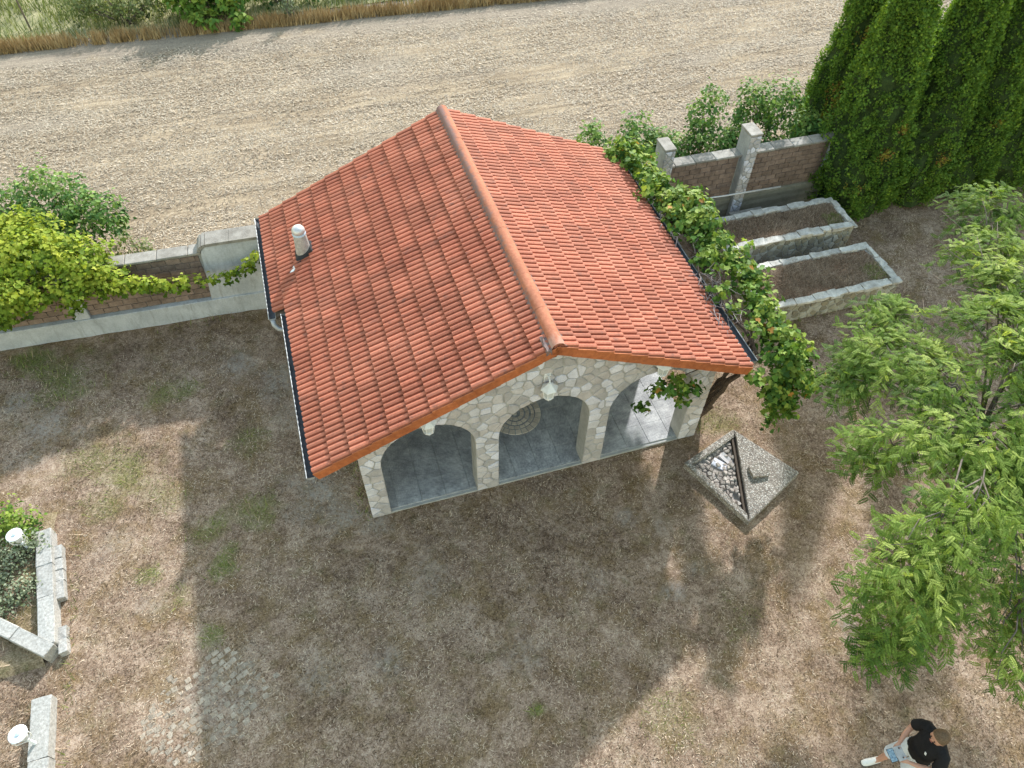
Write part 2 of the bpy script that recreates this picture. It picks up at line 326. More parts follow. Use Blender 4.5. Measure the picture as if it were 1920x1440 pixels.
# ------------------------------------------------------------------ ground, lawn, field
BARE = [(-5.16, 4.9, .42, .8), (-4.0, 1.35, .62, .95), (-4.35, 4.1, .55, .85), (-4.3, 3.2, .4, .5), (-8.93, 4.29, .5, .8), (-9.49, 5.14, .35, .7), (-9.06, 3.54, .45, .7),
        (-8.2, 4.0, .3, .5), (1.54, -2.44, .2, .8), (1.31, -.88, .2, .6), (2.15, -2.11, .22, .6), (4.07, -3.78, .26, .95), (1.85, -1.21, .2, .5), (-3.41, -2.24, .35, .55),
        (-4.39, -2.03, .4, .5), (-2.33, -.96, .5, .4), (-3.0, .25, .35, .7), (-3.6, .7, .4, .8), (-7.6, 1.2, .35, .4), (-6.9, -.2, .3, .35), (-1.2, -2.6, .4, .4), (.3, -1.9, .4, .35), (-5.9, -1.9, .9, .55), (1.0, -5.2, .4, .3), (6.4, .6, .6, .35)]
GREEN = [(-5.72, .26, .28, .9), (-5.55, .5, .22, .8), (-5.85, 1.16, .35, .6), (-5.1, 1.2, .4, .5), (-7.32, 2.65, .55, .45), (-7.68, 2.16, .4, .45), (-6.72, 4.4, .5, .5), (-6.2, 4.4, .3, .5),
         (-1.31, -3.55, .12, .9), (-6.43, -.03, .25, .5), (-5.96, -.93, .22, .6), (-8.6, 5.6, .7, .6), (-9.3, 6.1, .5, .8), (-6.94, .43, .18, .5), (-5.1, 2.9, .4, .35), (-7.9, 3.2, .6, .35), (3.9, .6, .4, .3), (-6.7, 2.0, .5, .3), (.6, -4.2, .5, .25), (2.4, -3.2, .5, .15)]
def spots(x, y, L, seed):
    out = np.zeros_like(x); wob = fbm(x, y, 2.2, seed, 4); fine = fbm(x, y, 9, seed + 9, 3)
    for (cx, cy, r, s) in L:
        d = np.hypot(x - cx, y - cy) / r + (wob - 0.5) * 1.5 + (fine - 0.5) * 0.9
        out = np.maximum(out, s * np.clip((1.15 - d) / 0.9, 0, 1))
    return out
def lawn_z(x, y): return 0.045 * (fbm(x, y, 0.9, 31, 3) - 0.5) + 0.02 * (fbm(x, y, 5, 37, 3) - 0.5) - 0.012
def grid(x0, x1, y0, y1, st, wall=None):
    nx = int((x1 - x0) / st) + 1; ny = int((y1 - y0) / st) + 1
    X, Y = np.meshgrid(np.linspace(x0, x1, nx), np.linspace(y0, y1, ny)); i = np.arange(nx * ny).reshape(ny, nx)
    F = np.stack([i[:-1, :-1].ravel(), i[:-1, 1:].ravel(), i[1:, 1:].ravel(), i[1:, :-1].ravel()], 1)
    return X.ravel(), Y.ravel(), F

g = MB(); g.add([(-900, -900, -.12), (900, -900, -.12), (900, 900, -.12), (-900, 900, -.12)], [(0, 1, 2, 3)])
tag(obj('ground', g.me('ground'), None, M['ground']), 'dry grassy land around the plot reaching to the horizon', 'ground', kind='structure')
x, y, F = grid(-16, 18, -12, 6.62, 0.07)
lz = lawn_z(x, y)
me = np_mesh('lawn', np.stack([x, y, lz], 1), F, {'bare': spots(x, y, BARE, 50), 'green': spots(x, y, GREEN, 70)})
lawn = tag(obj('lawn', me, None, M['lawn'], smooth=True), 'parched brown garden lawn with bare patches around the pavilion', 'lawn', kind='structure')
x, y, F = grid(-40, 45, 6.62, 20.6, 0.14)
fz = 0.05 * (fbm(x * .3, y, 1.6, 91, 3) - 0.5) - 0.01
edge = 20.0 - 0.055 * (x + 8)
fb = np.clip((y - (edge - 1.5)) / 0.9 + (fbm(x, y, 1.1, 95, 4) - .5) * 3.2, 0, .55)
fb = np.maximum(fb, np.clip((fbm(x * .25, y, .8, 97, 4) - .58) * 3.0, 0, .5))
me = np_mesh('field', np.stack([x, y, fz], 1), F, {'bare': fb})
tag(obj('field', me, None, M['field'], smooth=True), 'harvested stubble field of pale straw behind the garden wall', 'field', kind='structure')
x, y, F = grid(-60, 60, 20.6, 60, 0.8)
me = np_mesh('meadow', np.stack([x, y, 0.12 * (fbm(x, y, .4, 5, 3) - .5)], 1), F)
tag(obj('meadow', me, None, M['meadow'], smooth=True), 'pale green meadow beyond the far edge of the stubble', 'meadow', kind='structure')

def blades(n, x0, x1, y0, y1, zf, seed, lmin, lmax, w, lift, tintf, keep):
    r = np.random.RandomState(seed); x = r.uniform(x0, x1, n); y = r.uniform(y0, y1, n)
    k = keep(x, y, r); x = x[k]; y = y[k]; n = len(x); z = zf(x, y)
    a = r.uniform(0, 2 * pi, n); L = r.uniform(lmin, lmax, n); h = L * r.uniform(lift[0], lift[1], n)
    dx = np.cos(a); dy = np.sin(a); wv = w * r.uniform(.6, 1.3, n)
    P0 = np.stack([x - dy * wv, y + dx * wv, z - .003], 1); P1 = np.stack([x + dy * wv, y - dx * wv, z - .003], 1)
    P2 = np.stack([x + dx * L, y + dy * L, z + h + .004], 1)
    V = np.stack([P0, P1, P2], 1).reshape(-1, 3); F = np.arange(3 * n).reshape(-1, 3)
    return V, F, np.repeat(tintf(x, y, r), 3)
def in_pav(x, y): return (x > -3.1) & (x < 3.3) & (y > .42) & (y < 6.3)
PLANTERS = [(5.95, 9.38, 4.55, 5.62, .70), (5.95, 9.36, 2.66, 3.98, .58)]
def lawn_keep(x, y, r):
    k = ~in_pav(x, y) & (y < 6.35)
    for (a0, a1, b0, b1, h) in PLANTERS: k &= ~((x > a0) & (x < a1) & (y > b0) & (y < b1))
    k &= ~((np.abs(x - 3.73) / 1.05 + np.abs(y + .62) / 1.0) < 0.95)
    dens = 1 - .8 * spots(x, y, BARE, 50)
    dens *= np.clip(-.35 + 2.4 * fbm(x, y, 1.6, 12, 4), .12, 1)
    return k & (r.rand(len(x)) < dens)
def lawn_tint(x, y, r):
    base = np.clip(-.10 + 1.15 * r.rand(len(x)) ** 1.3 * (.5 + fbm(x, y, 3.2, 14, 3)) + 1.2 * (fbm(x, y, 1.1, 17, 4) - .5), 0, .86)
    gr = spots(x, y, GREEN, 70) > r.rand(len(x)) * .9
    return np.where(gr, r.uniform(.91, 1, len(x)), base)
V, F, T = blades(330000, -11.5, 15.5, -7.5, 6.4, lawn_z, 3, .025, .085, .0055, (.05, .55), lawn_tint, lawn_keep)
tag(obj('dry_grass', np_mesh('dry_grass', V, F, {'tint': T}), None, M['blade']), 'short dead grass blades lying over the parched lawn', 'grass', kind='stuff')
def tuft_keep(x, y, r):
    k = ~in_pav(x, y) & (y < 6.38)
    for (a0, a1, b0, b1, h) in PLANTERS: k &= ~((x > a0) & (x < a1) & (y > b0) & (y < b1))
    foot = np.exp(-((y - (6.36 - .05 * (x + 4.2))) / .16) ** 2) * (x < -3.9) * (fbm(x, y, 1.4, 201, 3) > .45)
    pier = np.exp(-(np.minimum(np.abs(x + 3.2), np.abs(x - 3.42)) / .10) ** 2) * (y > .4) * .7
    bed = np.exp(-((y - 2.6) / .07) ** 2) * (x > 5.9) * (x < 9.4) * .6
    e_ = np.exp(-((x + 8.12) / .06) ** 2) * (y < 1.6) * .5
    return k & (r.rand(len(x)) < np.clip(1.1 * spots(x, y, GREEN, 70) ** 1.5 + foot + pier + bed + e_, 0, 1) * .6)
V, F, T = blades(240000, -11, 10, -7, 6.4, lawn_z, 8, .05, .15, .006, (.5, 1.6), lambda x, y, r: np.where(r.rand(len(x)) < .62, r.uniform(.905, 1, len(x)), r.uniform(.3, .8, len(x))), tuft_keep)
tag(obj('green_grass', np_mesh('green_grass', V, F, {'tint': T}), None, M['blade']), 'surviving green grass tufts along wall feet and in damp spots of the lawn', 'grass', kind='stuff')
V, F, T = blades(200000, -14, 24, 6.9, 19.3, lambda x, y: 0 * x + .0, 4, .05, .13, .014, (.0, .35), lambda x, y, r: np.clip(r.rand(len(x)) * .8 + .4 * (fbm(x * .07, y * 1.7, 1.0, 22, 3) - .3), 0, 1),
                 lambda x, y, r: r.rand(len(x)) < np.clip(1.25 - 1.1 * np.clip((y - (18.3 - .055 * (x + 8))), 0, 1) - .9 * (fbm(x * .07, y * 1.7, 1.0, 22, 3) < .42), .12, 1))
tag(obj('straw_litter', np_mesh('straw_litter', V, F, {'tint': T}), None, M['straw']), 'loose pale straw littering the stubble field', 'straw', kind='stuff')

# ------------------------------------------------------------------ crazy paving: convex cells
def clip_poly(P, nx, ny, d):
    out = []
    for i in range(len(P)):
        p, q = P[i], P[(i + 1) % len(P)]; a = nx * p[0] + ny * p[1] - d; b = nx * q[0] + ny * q[1] - d
        if a <= 0: out.append(p)
        if a * b < 0:
            t_ = a / (a - b); out.append((p[0] + t_ * (q[0] - p[0]), p[1] + t_ * (q[1] - p[1])))
    return out
def area(P): return 0.5 * sum(P[i][0] * P[(i + 1) % len(P)][1] - P[(i + 1) % len(P)][0] * P[i][1] for i in range(len(P)))
def scatter2d(x0, x1, y0, y1, dist, ok, rr, tries=6000):
    S = []
    for _ in range(tries):
        p = (rr.uniform(x0, x1), rr.uniform(y0, y1)); dd = dist * rr.uniform(.7, 1.35)
        if ok(*p) and all((p[0] - q[0]) ** 2 + (p[1] - q[1]) ** 2 > dd * dd for q in S): S.append(p)
    return S
def cells(S, bound, gap, extra=None):
    out = []
    for i, p in enumerate(S):
        P = list(bound); near = sorted((q for j, q in enumerate(S) if j != i), key=lambda q: (q[0] - p[0]) ** 2 + (q[1] - p[1]) ** 2)[:18]
        for q in near:
            dx, dy = q[0] - p[0], q[1] - p[1]; L = hypot(dx, dy); nx, ny = dx / L, dy / L
            P = clip_poly(P, nx, ny, nx * (p[0] + q[0]) / 2 + ny * (p[1] + q[1]) / 2 - gap / 2)
            if len(P) < 3: break
        if extra and len(P) >= 3: P = extra(p, P)
        if len(P) >= 3 and area(P) > 0.0022: out.append(P)
    return out
def chamfer(P, k, rr):
    Q = []; n = len(P)
    for i in range(n):
        a, b, c = P[i - 1], P[i], P[(i + 1) % n]; k1 = k * rr.uniform(.5, 1.3); k2 = k * rr.uniform(.5, 1.3)
        Q.append((b[0] + (a[0] - b[0]) * k1, b[1] + (a[1] - b[1]) * k1)); Q.append((b[0] + (c[0] - b[0]) * k2, b[1] + (c[1] - b[1]) * k2))
    return Q
def stone_me(P, h, rr, name='stone'):
    """P polygon in a plane (u,v), h = how proud of the plane (towards w)"""
    P = chamfer(P, .14, rr); n = len(P); cx = sum(p[0] for p in P) / n; cy = sum(p[1] for p in P) / n
    V = [(p[0] - cx, p[1] - cy, -.02) for p in P] + [(p[0] - cx, p[1] - cy, h * .55) for p in P]
    s = 1 - .012 / max(.05, math.sqrt(abs(area(P))) * .5)
    tx, ty = rr.uniform(-.03, .03), rr.uniform(-.03, .03)
    V += [((p[0] - cx) * s, (p[1] - cy) * s, h + tx * (p[0] - cx) + ty * (p[1] - cy)) for p in P]
    F = [tuple(range(2 * n, 3 * n))]
    for L in (0, 1):
        for i in range(n): j = (i + 1) % n; F.append((L * n + i, L * n + j, (L + 1) * n + j, (L + 1) * n + i))
    return mesh(name, V, F), (cx, cy)
def face_frame(o, u, v):
    u = Vector(u); v = Vector(v); w = u.cross(v); m = Matrix((u, v, w)).transposed().to_4x4(); m.translation = Vector(o); return m
def pave(parent, frame, polys, mat, rr, hmin=.012, hmax=.026, name='stone'):
    for P in polys:
        if area(P) < 0: P = P[::-1]
        me, (cx, cy) = stone_me(P, rr.uniform(hmin, hmax), rr, name)
        obj(name, me, parent, mat, frame @ Matrix.Translation((cx, cy, 0)))

# ------------------------------------------------------------------ pavilion
RZ, EZL, EZR = 4.10, 2.425, 2.425
D = 6.51
TH = math.atan2(RZ - EZL, 3.745)
def ridge_x(u): return 0.04 - 0.12 * u / D
def eave_x(s, u): return -3.745 if s < 0 else 3.62 + 0.10 * u / D
pav = tag(empty('garden_pavilion', (0, 3.2, 0)), 'stone garden pavilion with three arches and a red tiled gable roof', 'pavilion')
P0 = Matrix.Translation((0, -3.2, 0))
def pobj(name, me, mat, parent=None, mtx=None, smooth=False, label=None):
    o = obj(name, me, parent or pav, mat, (P0 @ (mtx or Matrix())) if parent is None else mtx, smooth)
    if label: o['label'] = label
    return o
XL, XR, WY, WT = -3.09, 3.29, 0.435, 0.34
ARCH = [(-1.94, .81), (.105, .825), (2.12, .81)]
ZS = 1.55
def under(a): return RZ - abs(a) * (RZ - EZL) / 3.745 - .17
# front wall outline with arch openings down to the floor
out = [(XL, 0.0)]
for c_, r_ in ARCH:
    out.append((c_ - r_, 0.0))
    out += [(c_ - r_ * cos(pi * k / 20), ZS + r_ * sin(pi * k / 20)) for k in range(21)]
    out.append((c_ + r_, 0.0))
out += [(XR, 0.0), (XR, under(XR)), (0.0, under(0)), (XL, under(XL))]
def prism_me(name, poly, y0, y1, axis='y'):
    bm = bmesh.new(); f = bm.faces.new([bm.verts.new((p[0], y0, p[1])) for p in poly])
    r = bmesh.ops.extrude_face_region(bm, geom=[f]); bmesh.ops.translate(bm, vec=(0, y1 - y0, 0), verts=[v for v in r['geom'] if isinstance(v, bmesh.types.BMVert)])
    bmesh.ops.triangulate(bm, faces=[q for q in bm.faces if len(q.verts) > 4]); bmesh.ops.recalc_face_normals(bm, faces=list(bm.faces))
    me = bpy.data.meshes.new(name); bm.to_mesh(me); bm.free(); return me
fw = pobj('front_wall', prism_me('front_wall', out, WY, WY + WT), M['mortar'])
def in_open(a, z, m=0.0):
    for c_, r_ in ARCH:
        if abs(a - c_) < r_ + m and (z < ZS or hypot(a - c_, z - ZS) < r_ + m): return True
    return False
def arch_clip(p, P):
    for c_, r_ in ARCH:
        if abs(p[0] - c_) > r_ + 1.2: continue
        if p[1] < ZS:
            P = clip_poly(P, 1, 0, c_ - r_ - .004) if p[0] < c_ else clip_poly(P, -1, 0, -(c_ + r_ + .004))
        else:
            dx, dz = p[0] - c_, p[1] - ZS; L = hypot(dx, dz); nx, nz = dx / L, dz / L
            P = clip_poly(P, -nx, -nz, -(nx * c_ + nz * ZS + r_ + .004))
        if len(P) < 3: return P
    return P
rr = random.Random(21)
S = scatter2d(XL, XR, 0, 4.0, .158, lambda a, z: not in_open(a, z, .02) and z < under(a) - .02, rr, 9000)
bound = [(XL, .02), (XR, .02), (XR, under(XR)), (0, under(0)), (XL, under(XL))]
pave(pav, P0 @ face_frame((0, WY, 0), (1, 0, 0), (0, 0, 1)), cells(S, bound, .022, arch_clip), M['stone'], rr)
# side walls, back wall (the side facing the raised beds has an arched opening)
SA = (1.75, .95, 1.45)
sp_ = [(WY + WT, 0.0), (SA[0] - SA[1], 0.0)] + [(SA[0] - SA[1] * cos(pi * k / 16), SA[2] + SA[1] * .9 * sin(pi * k / 16)) for k in range(17)] + [(SA[0] + SA[1], 0.0), (6.15, 0.0), (6.15, under(XR) - .02), (WY + WT, under(XR) - .02)]
me = prism_me('side_wall', sp_, 0, .3); pobj('side_wall', me, M['plaster'], mtx=Matrix.Translation((XR, 0, 0)) @ Matrix.Rotation(pi / 2, 4, 'Z'))
pobj('side_wall', MB().box(XL, XL + .3, WY + WT, 6.15, 0, under(XL) - .02).me('side_wall'), M['plaster'])
pobj('back_wall', prism_me('back_wall', [(XL, 0), (XR, 0), (XR, under(XR)), (0, under(0)), (XL, under(XL))], 6.15, 6.4), M['plaster'])
pobj('light_blocker_wall', MB().box(-3.93, XL - .003, 6.17, 6.39, 0, 2.27).me('light_blocker_wall'), M['render'])  # unseen wall added to stop sunlight slipping past below the rear eave
# floor: slab, then single flags
pobj('floor_slab', MB().box(XL + .01, XR - .01, WY + .005, 6.15, -.05, .028).me('floor_slab'), M['slab'])
rr = random.Random(4); fl = []
for i in range(14):
    for j in range(6):
        x0 = XL + .03 + i * .452; y0 = WY + .06 + j * .452
        x1 = min(x0 + .446, XR - .03)
        w = (x1 - x0); me = bevel_me(MB().box(-w / 2, w / 2, -.2245, .2245, -.02, 0).me('floor_tile'), .002)
        pobj('floor_tile', me, M['floor'], mtx=Matrix.Translation(((x0 + x1) / 2, y0 + .2245, .045 + rr.uniform(-.002, .002))) @ Matrix.Rotation(rr.uniform(-.006, .006), 4, 'X'))
ros = empty('stone_rosette'); ros.parent = pav; ros.matrix_local = P0 @ Matrix.Translation((.05, 1.92, .046))
for r_, n_, w_ in ((.05, 1, .05), (.15, 9, .035), (.255, 15, .035), (.36, 20, .03), (.47, 24, .055)):
    for k in range(n_):
        a0 = 2 * pi * (k + .04) / n_; a1 = 2 * pi * (k + .90) / n_
        if n_ == 1: poly = [(r_ * cos(q * pi / 4), r_ * sin(q * pi / 4)) for q in range(8)]
        else: poly = [((r_ + w_) * cos(a), (r_ + w_) * sin(a)) for a in (a0, (a0 + a1) / 2, a1)] + [((r_ - w_) * cos(a), (r_ - w_) * sin(a)) for a in (a1, (a0 + a1) / 2, a0)]
        n = len(poly); me = mesh('rosette_stone', [(p[0], p[1], 0) for p in poly] + [(p[0] * .995, p[1] * .995, .012) for p in poly], [tuple(range(n, 2 * n))] + [(i, (i + 1) % n, n + (i + 1) % n, n + i) for i in range(n)])
        obj('rosette_stone', me, ros, M['rosette'])
# timber: ridge beam and purlin ends under the verge
for a_, z_, y0 in ((0.0, 3.82, .10), (-2.93, 2.50, .12), (3.05, 2.46, .14)):
    pobj('purlin', bevel_me(MB().box(a_ - .075, a_ + .075, y0, 6.45, z_ - .07, z_ + .07).me('purlin'), .012), M['timber'])

# roof
roof = empty('roof'); roof.parent = pav; roof.matrix_local = P0.copy()
def slope_frame(s, u, v):
    """point on the roof plane, u along the ridge from the front, v metres down the slope"""
    ex = eave_x(s, u); rx = ridge_x(u); dx = ex - rx; dz = EZL - RZ; L = hypot(dx, dz)
    down = Vector((dx / L, 0, dz / L)); nrm = Vector((-dz / L * s, 0, abs(dx) / L)); x = down.cross(nrm)
    m = Matrix((x, down, nrm)).transposed().to_4x4(); m.translation = Vector((rx + down.x * v, u, RZ + down.z * v)); return m, L
# boarding below the tiles
for s in (-1, 1):
    V = []
    for off in (-.045, -.095):
        for u, ex in ((.03, eave_x(s, 0)), (D - .03, eave_x(s, D))):
            V += [(ridge_x(u), u, RZ + off), (ex, u, EZL + off + .0)]
    pobj('roof_boarding', mesh('roof_boarding', V, [(0, 1, 3, 2), (4, 6, 7, 5), (0, 4, 5, 1), (1, 5, 7, 3), (3, 7, 6, 2), (2, 6, 4, 0)]), M['timber'], parent=roof)
V = []
for off in (-.035, -.085):
    for u in (3.6, D - .03): V += [(-3.70, u, EZL + .02 + off), (-3.955, u, EZL - .09 + off)]
pobj('roof_boarding', mesh('roof_boarding', V, [(0, 1, 3, 2), (4, 6, 7, 5), (0, 4, 5, 1), (1, 5, 7, 3), (3, 7, 6, 2), (2, 6, 4, 0)]), M['timber'], parent=roof)
NT_, NC = 30, 12
TW = D / NT_
def tile_me(L):
    w = TW / 2; prof = []
    for k in range(2):
        c0 = -TW / 2 + w * (k + .5)
        prof += [(c0 - w * .5, -.016), (c0 - w * .39, -.012), (c0 - w * .30, .026), (c0, .033), (c0 + w * .30, .026), (c0 + w * .39, -.012)]
    prof.append((TW / 2, -.016)); n = len(prof)
    V = [(p[0], -.06, p[1] - .006) for p in prof] + [(p[0], L, p[1] + .042) for p in prof] + [(p[0], L + .001, p[1] + .020) for p in prof]
    F = []
    for i in range(n - 1):
        F.append((i, n + i, n + i + 1, i + 1)); F.append((n + i, 2 * n + i, 2 * n + i + 1, n + i + 1))
    me = mesh('roof_tile', V, F); me.update(); return me
Lc = None; placed = []
for s in (-1, 1):
    for j in range(NC + 1):
        for i in range(NT_):
            u = (i + .5) * TW
            if j == NC and not (s < 0 and u > 3.6): continue
            _, L = slope_frame(s, u, 0); cl = L / NC
            m, _ = slope_frame(s, u, j * cl)
            placed.append((s, i, j, m, cl))
tm = tile_me(.3417); tm.materials.append(M['tile'])
pts = tm.vertices
te = tile_me(.25); te.materials.append(M['tile'])
rr = random.Random(12)
order = sorted(range(len(placed)), key=lambda q: (placed[q][3].translation - CAM).length * (1.0 if placed[q][0] < 0 else 1.12))
single = set(order[:296]); jv = []; jf = []
tv = [v.co.copy() for v in tm.vertices]; tf = [tuple(p.vertices) for p in tm.polygons]; ev = [v.co.copy() for v in te.vertices]
for q, (s, i, j, m, cl) in enumerate(placed):
    jit = Matrix.Translation((rr.gauss(0, .0015), rr.gauss(0, .003), abs(rr.gauss(0, .0018)))) @ Matrix.Rotation(rr.gauss(0, .005), 4, 'Z') @ Matrix.Rotation(rr.gauss(0, .004), 4, 'X')
    mm = m @ jit @ Matrix.Diagonal((1, cl / .3417, 1, 1))
    if q in single: obj('roof_tile', tm if j < NC else te, roof, None, mm)
    else:
        n0 = len(jv); jv += [tuple(mm @ v) for v in (tv if j < NC else ev)]; jf += [tuple(k + n0 for k in f) for f in tf]
tag(obj('roof_tile_field', mesh('roof_tile_field', jv, jf), roof, M['tile']), kind='stuff')
# verge tiles on both gable ends
for s in (-1, 1):
    for j in range(NC):
        for u, fl_ in ((0, -1), (D, 1)):
            _, L = slope_frame(s, u, 0); cl = L / NC
            m, _ = slope_frame(s, u, j * cl); lo = m.to_3x3()
            sg = 1 if (lo @ Vector((1, 0, 0))).y * fl_ > 0 else -1
            b = MB(); x0, x1 = (0.001, .022 + .003 * (j % 2))
            xa, xb = sorted((sg * x0, sg * x1))
            V = [(xa, -.03, -.145), (xb, -.03, -.145), (xb, cl, -.138), (xa, cl, -.138), (xa, -.03, .012), (xb, -.03, .012), (xb, cl, .040), (xa, cl, .040)]
            b.add(V, [(0, 3, 2, 1), (4, 5, 6, 7), (0, 1, 5, 4), (1, 2, 6, 5), (2, 3, 7, 6), (3, 0, 4, 7)])
            obj('verge_tile', bevel_me(b.me('verge_tile'), .004), roof, M['verge_tile'], m)
# mortar bedding strips beside the ridge and ridge tiles
rt_n = 17; rl = D / rt_n
prof = [(.104 * cos(a), .080 * sin(a) ** 1.1 - .03) for a in [pi * k / 10 for k in range(11)]]
V = []
for yy, sc in ((-.008, 1.0), (rl + .012, .985)):
    V += [(p[0] * sc, yy, p[1] * sc) for p in prof]
V += [(p[0] * 1.0, -.008, p[1]) for p in prof] + [(p[0] * .94, -.008, p[1] * .92 - .006) for p in prof]
n = len(prof); F = [(i, i + 1, n + i + 1, n + i) for i in range(n - 1)] + [(2 * n + i + 1, 2 * n + i, 3 * n + i, 3 * n + i + 1) for i in range(n - 1)]
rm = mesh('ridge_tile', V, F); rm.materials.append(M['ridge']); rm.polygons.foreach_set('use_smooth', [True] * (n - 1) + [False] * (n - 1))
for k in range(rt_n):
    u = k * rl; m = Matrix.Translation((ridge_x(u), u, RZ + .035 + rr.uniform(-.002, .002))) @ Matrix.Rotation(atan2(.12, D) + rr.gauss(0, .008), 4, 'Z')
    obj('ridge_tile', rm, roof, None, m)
for s in (-1, 1):
    V = []; F = []
    for k in range(60):
        u = D * k / 59; x = ridge_x(u); w = .125 + rr.uniform(-.012, .02)
        V += [(x + s * .08, u, RZ + .03), (x + s * w, u, RZ - abs(w) * math.tan(TH) + .035 + rr.uniform(-.004, .008)), (x + s * (w + .01), u, RZ - w * math.tan(TH) - .01)]
    for k in range(59):
        a = 3 * k; F += [(a, a + 1, a + 4, a + 3), (a + 1, a + 2, a + 5, a + 4)]
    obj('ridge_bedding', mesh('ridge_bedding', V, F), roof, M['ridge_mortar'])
obj('ridge_end_mortar', rough_me(MB().box(-.15, -.06, -.03, .26, RZ - .10, RZ - .005).me('ridge_end_mortar'), 3, .014, 3), roof, M['ridge_mortar'])

# gutters
def gutter(x, z, y0, y1, r=.062, side=-1):
    prof = [(r * cos(a), r * sin(a)) for a in [pi + pi * k / 10 for k in range(11)]]
    b = MB(); V = []; n = len(prof)
    for yy in (y0, y1):
        V += [(x + p[0], yy, z + p[1]) for p in prof] + [(x + p[0] * .9, yy, z + p[1] * .9) for p in prof]
    F = []
    for k in range(n - 1):
        F += [(k, k + 1, 2 * n + k + 1, 2 * n + k)]
    inner = [(n + k + 1, n + k, 3 * n + k, 3 * n + k + 1) for k in range(n - 1)]
    b.add(V, F + [(0, 2 * n, 3 * n, n), (n - 1, 2 * n - 1, 4 * n - 1, 3 * n - 1)])
    b.tube([(x + side * r, y0, z + .004), (x + side * r, y1, z + .004)], .008, 8)
    for yy in (y0, y1):
        m0 = len(b.v); b.v += [(x + p[0] * .97, yy, z + p[1] * .97) for p in prof]; b.f.append(tuple(range(m0, m0 + n)))
    g_ = empty('gutter'); g_.parent = pav; g_.matrix_local = P0.copy()
    obj('channel', b.me('channel'), g_, M['zinc']); b2 = MB(); b2.add(V, inner); obj('gutter_bed', b2.me('gutter_bed'), g_, M['gutter_dark'])
    yy = y0 + .3
    while yy < y1:
        obj('bracket', MB().box(x - r - .012, x + r + .012, yy - .012, yy + .012, z - r - .012, z - r + .002).box(x - side * -r - .004, x - side * -r + .004, yy - .012, yy + .012, z - r, z + .012).me('bracket'), g_, M['zinc']); yy += .7
    return g_
gutter(-3.80, 2.395, -.02, 3.56); gutter(-4.03, 2.285, 3.60, 6.56); gutter(3.765, 2.39, .15, 6.6, side=1)
b = MB(); b.tube([(-4.03, 3.60, 2.25), (-4.03, 3.56, 2.17), (-3.97, 3.50, 2.11), (-3.80, 3.44, 2.08), (-3.45, 3.36, 2.02), (-3.22, 3.32, 1.93), (-3.16, 3.31, 1.75), (-3.155, 3.31, .9), (-3.155, 3.31, .08)], .045, 10)
pobj('downpipe', b.me('downpipe'), M['zinc'], smooth=True)
# flue
fl = empty('flue'); fl.parent = pav; fz0 = RZ - 3.25 * math.tan(TH); fl.matrix_local = P0 @ Matrix.Translation((-3.24, 4.76, fz0)) @ Matrix.Diagonal((.92, .92, .90, 1))
b = MB(); b.lathe([(.155, -.12), (.15, .12), (.138, .34), (.125, .50), (.128, .52)], (0, 0, 0), 14); obj('flue_pipe', rough_me(b.me('flue_pipe'), 0, .004, 2), fl, M['flue'], smooth=True)
b = MB(); b.lathe([(.10, .50), (.135, .53), (.138, .56), (.10, .58)], (0, 0, 0), 14); obj('flue_band', b.me('flue_band'), fl, M['blue_metal'], smooth=True)
b = MB(); b.lathe([(.115, .575), (.135, .60), (.13, .65), (.10, .70), (.05, .725), (.005, .73)], (0, 0, 0), 14); obj('flue_cap', b.me('flue_cap'), fl, M['pole'], smooth=True)
sl = math.tan(TH)
def on_slope(x, y, h): return (x, y, x * sl + h)
b = MB(); b.add([on_slope(-.20, -.22, .03), on_slope(.20, -.17, .03), on_slope(.22, .2, .03), on_slope(-.2, .2, .03), on_slope(-.17, -.15, .11), on_slope(.15, -.15, .15), on_slope(.15, .15, .15), on_slope(-.15, .15, .11)],
      [(0, 1, 5, 4), (1, 2, 6, 5), (2, 3, 7, 6), (3, 0, 4, 7), (4, 5, 6, 7)]); obj('flashing', b.me('flashing'), fl, M['bitumen'])
b = MB(); b.add([on_slope(-.20, -.21, .045), on_slope(-.13, -.24, .045), on_slope(-.22, -.33, .047), on_slope(-.33, -.40, .05), on_slope(-.36, -.36, .05), on_slope(-.26, -.22, .05)], [(0, 1, 2, 5), (5, 2, 3, 4)])
obj('mortar_smear', b.me('mortar_smear'), fl, M['white_metal'])

# wall lanterns over the arches
def lantern(a, z, label):
    o = tag(empty('wall_lantern', (a, .30, z)), label, 'lantern', 'white lanterns over the arches'); o.scale = (1.25, 1.1, 1.2)
    b = MB(); b.lathe([(.015, .20), (.03, .185), (.05, .16), (.115, .10), (.12, .085), (.09, .08)], n=6); obj('hood', b.me('hood'), o, M['white_metal'])
    b = MB(); b.lathe([(.062, -.08), (.085, .082)], n=6); obj('glass', b.me('glass'), o, M['lantern_glass'])
    for k in range(6):
        q = 2 * pi * k / 6; b = MB(); b.tube([(.064 * cos(q), .064 * sin(q), -.08), (.088 * cos(q), .088 * sin(q), .084)], .008, 5); obj('bar', b.me('bar'), o, M['white_metal'])
    b = MB(); b.lathe([(.07, -.078), (.072, -.095), (.035, -.115), (.018, -.14), (.022, -.155), (.006, -.19)], n=8); obj('finial', b.me('finial'), o, M['white_metal'])
    b = MB(); b.tube([(0, 0, .195), (0, .015, .25), (0, .07, .27), (0, .125, .22)], .012, 6); b.box(-.045, .045, .105, .125, .11, .28); obj('bracket', b.me('bracket'), o, M['white_metal'])
lantern(.08, 2.68, 'white wall lantern over the middle arch'); lantern(2.10, 2.58, 'white wall lantern over the arch with the hanging vine leaves'); lantern(-1.91, 2.52, 'white wall lantern half hidden by the verge over the arch farthest from the vine')

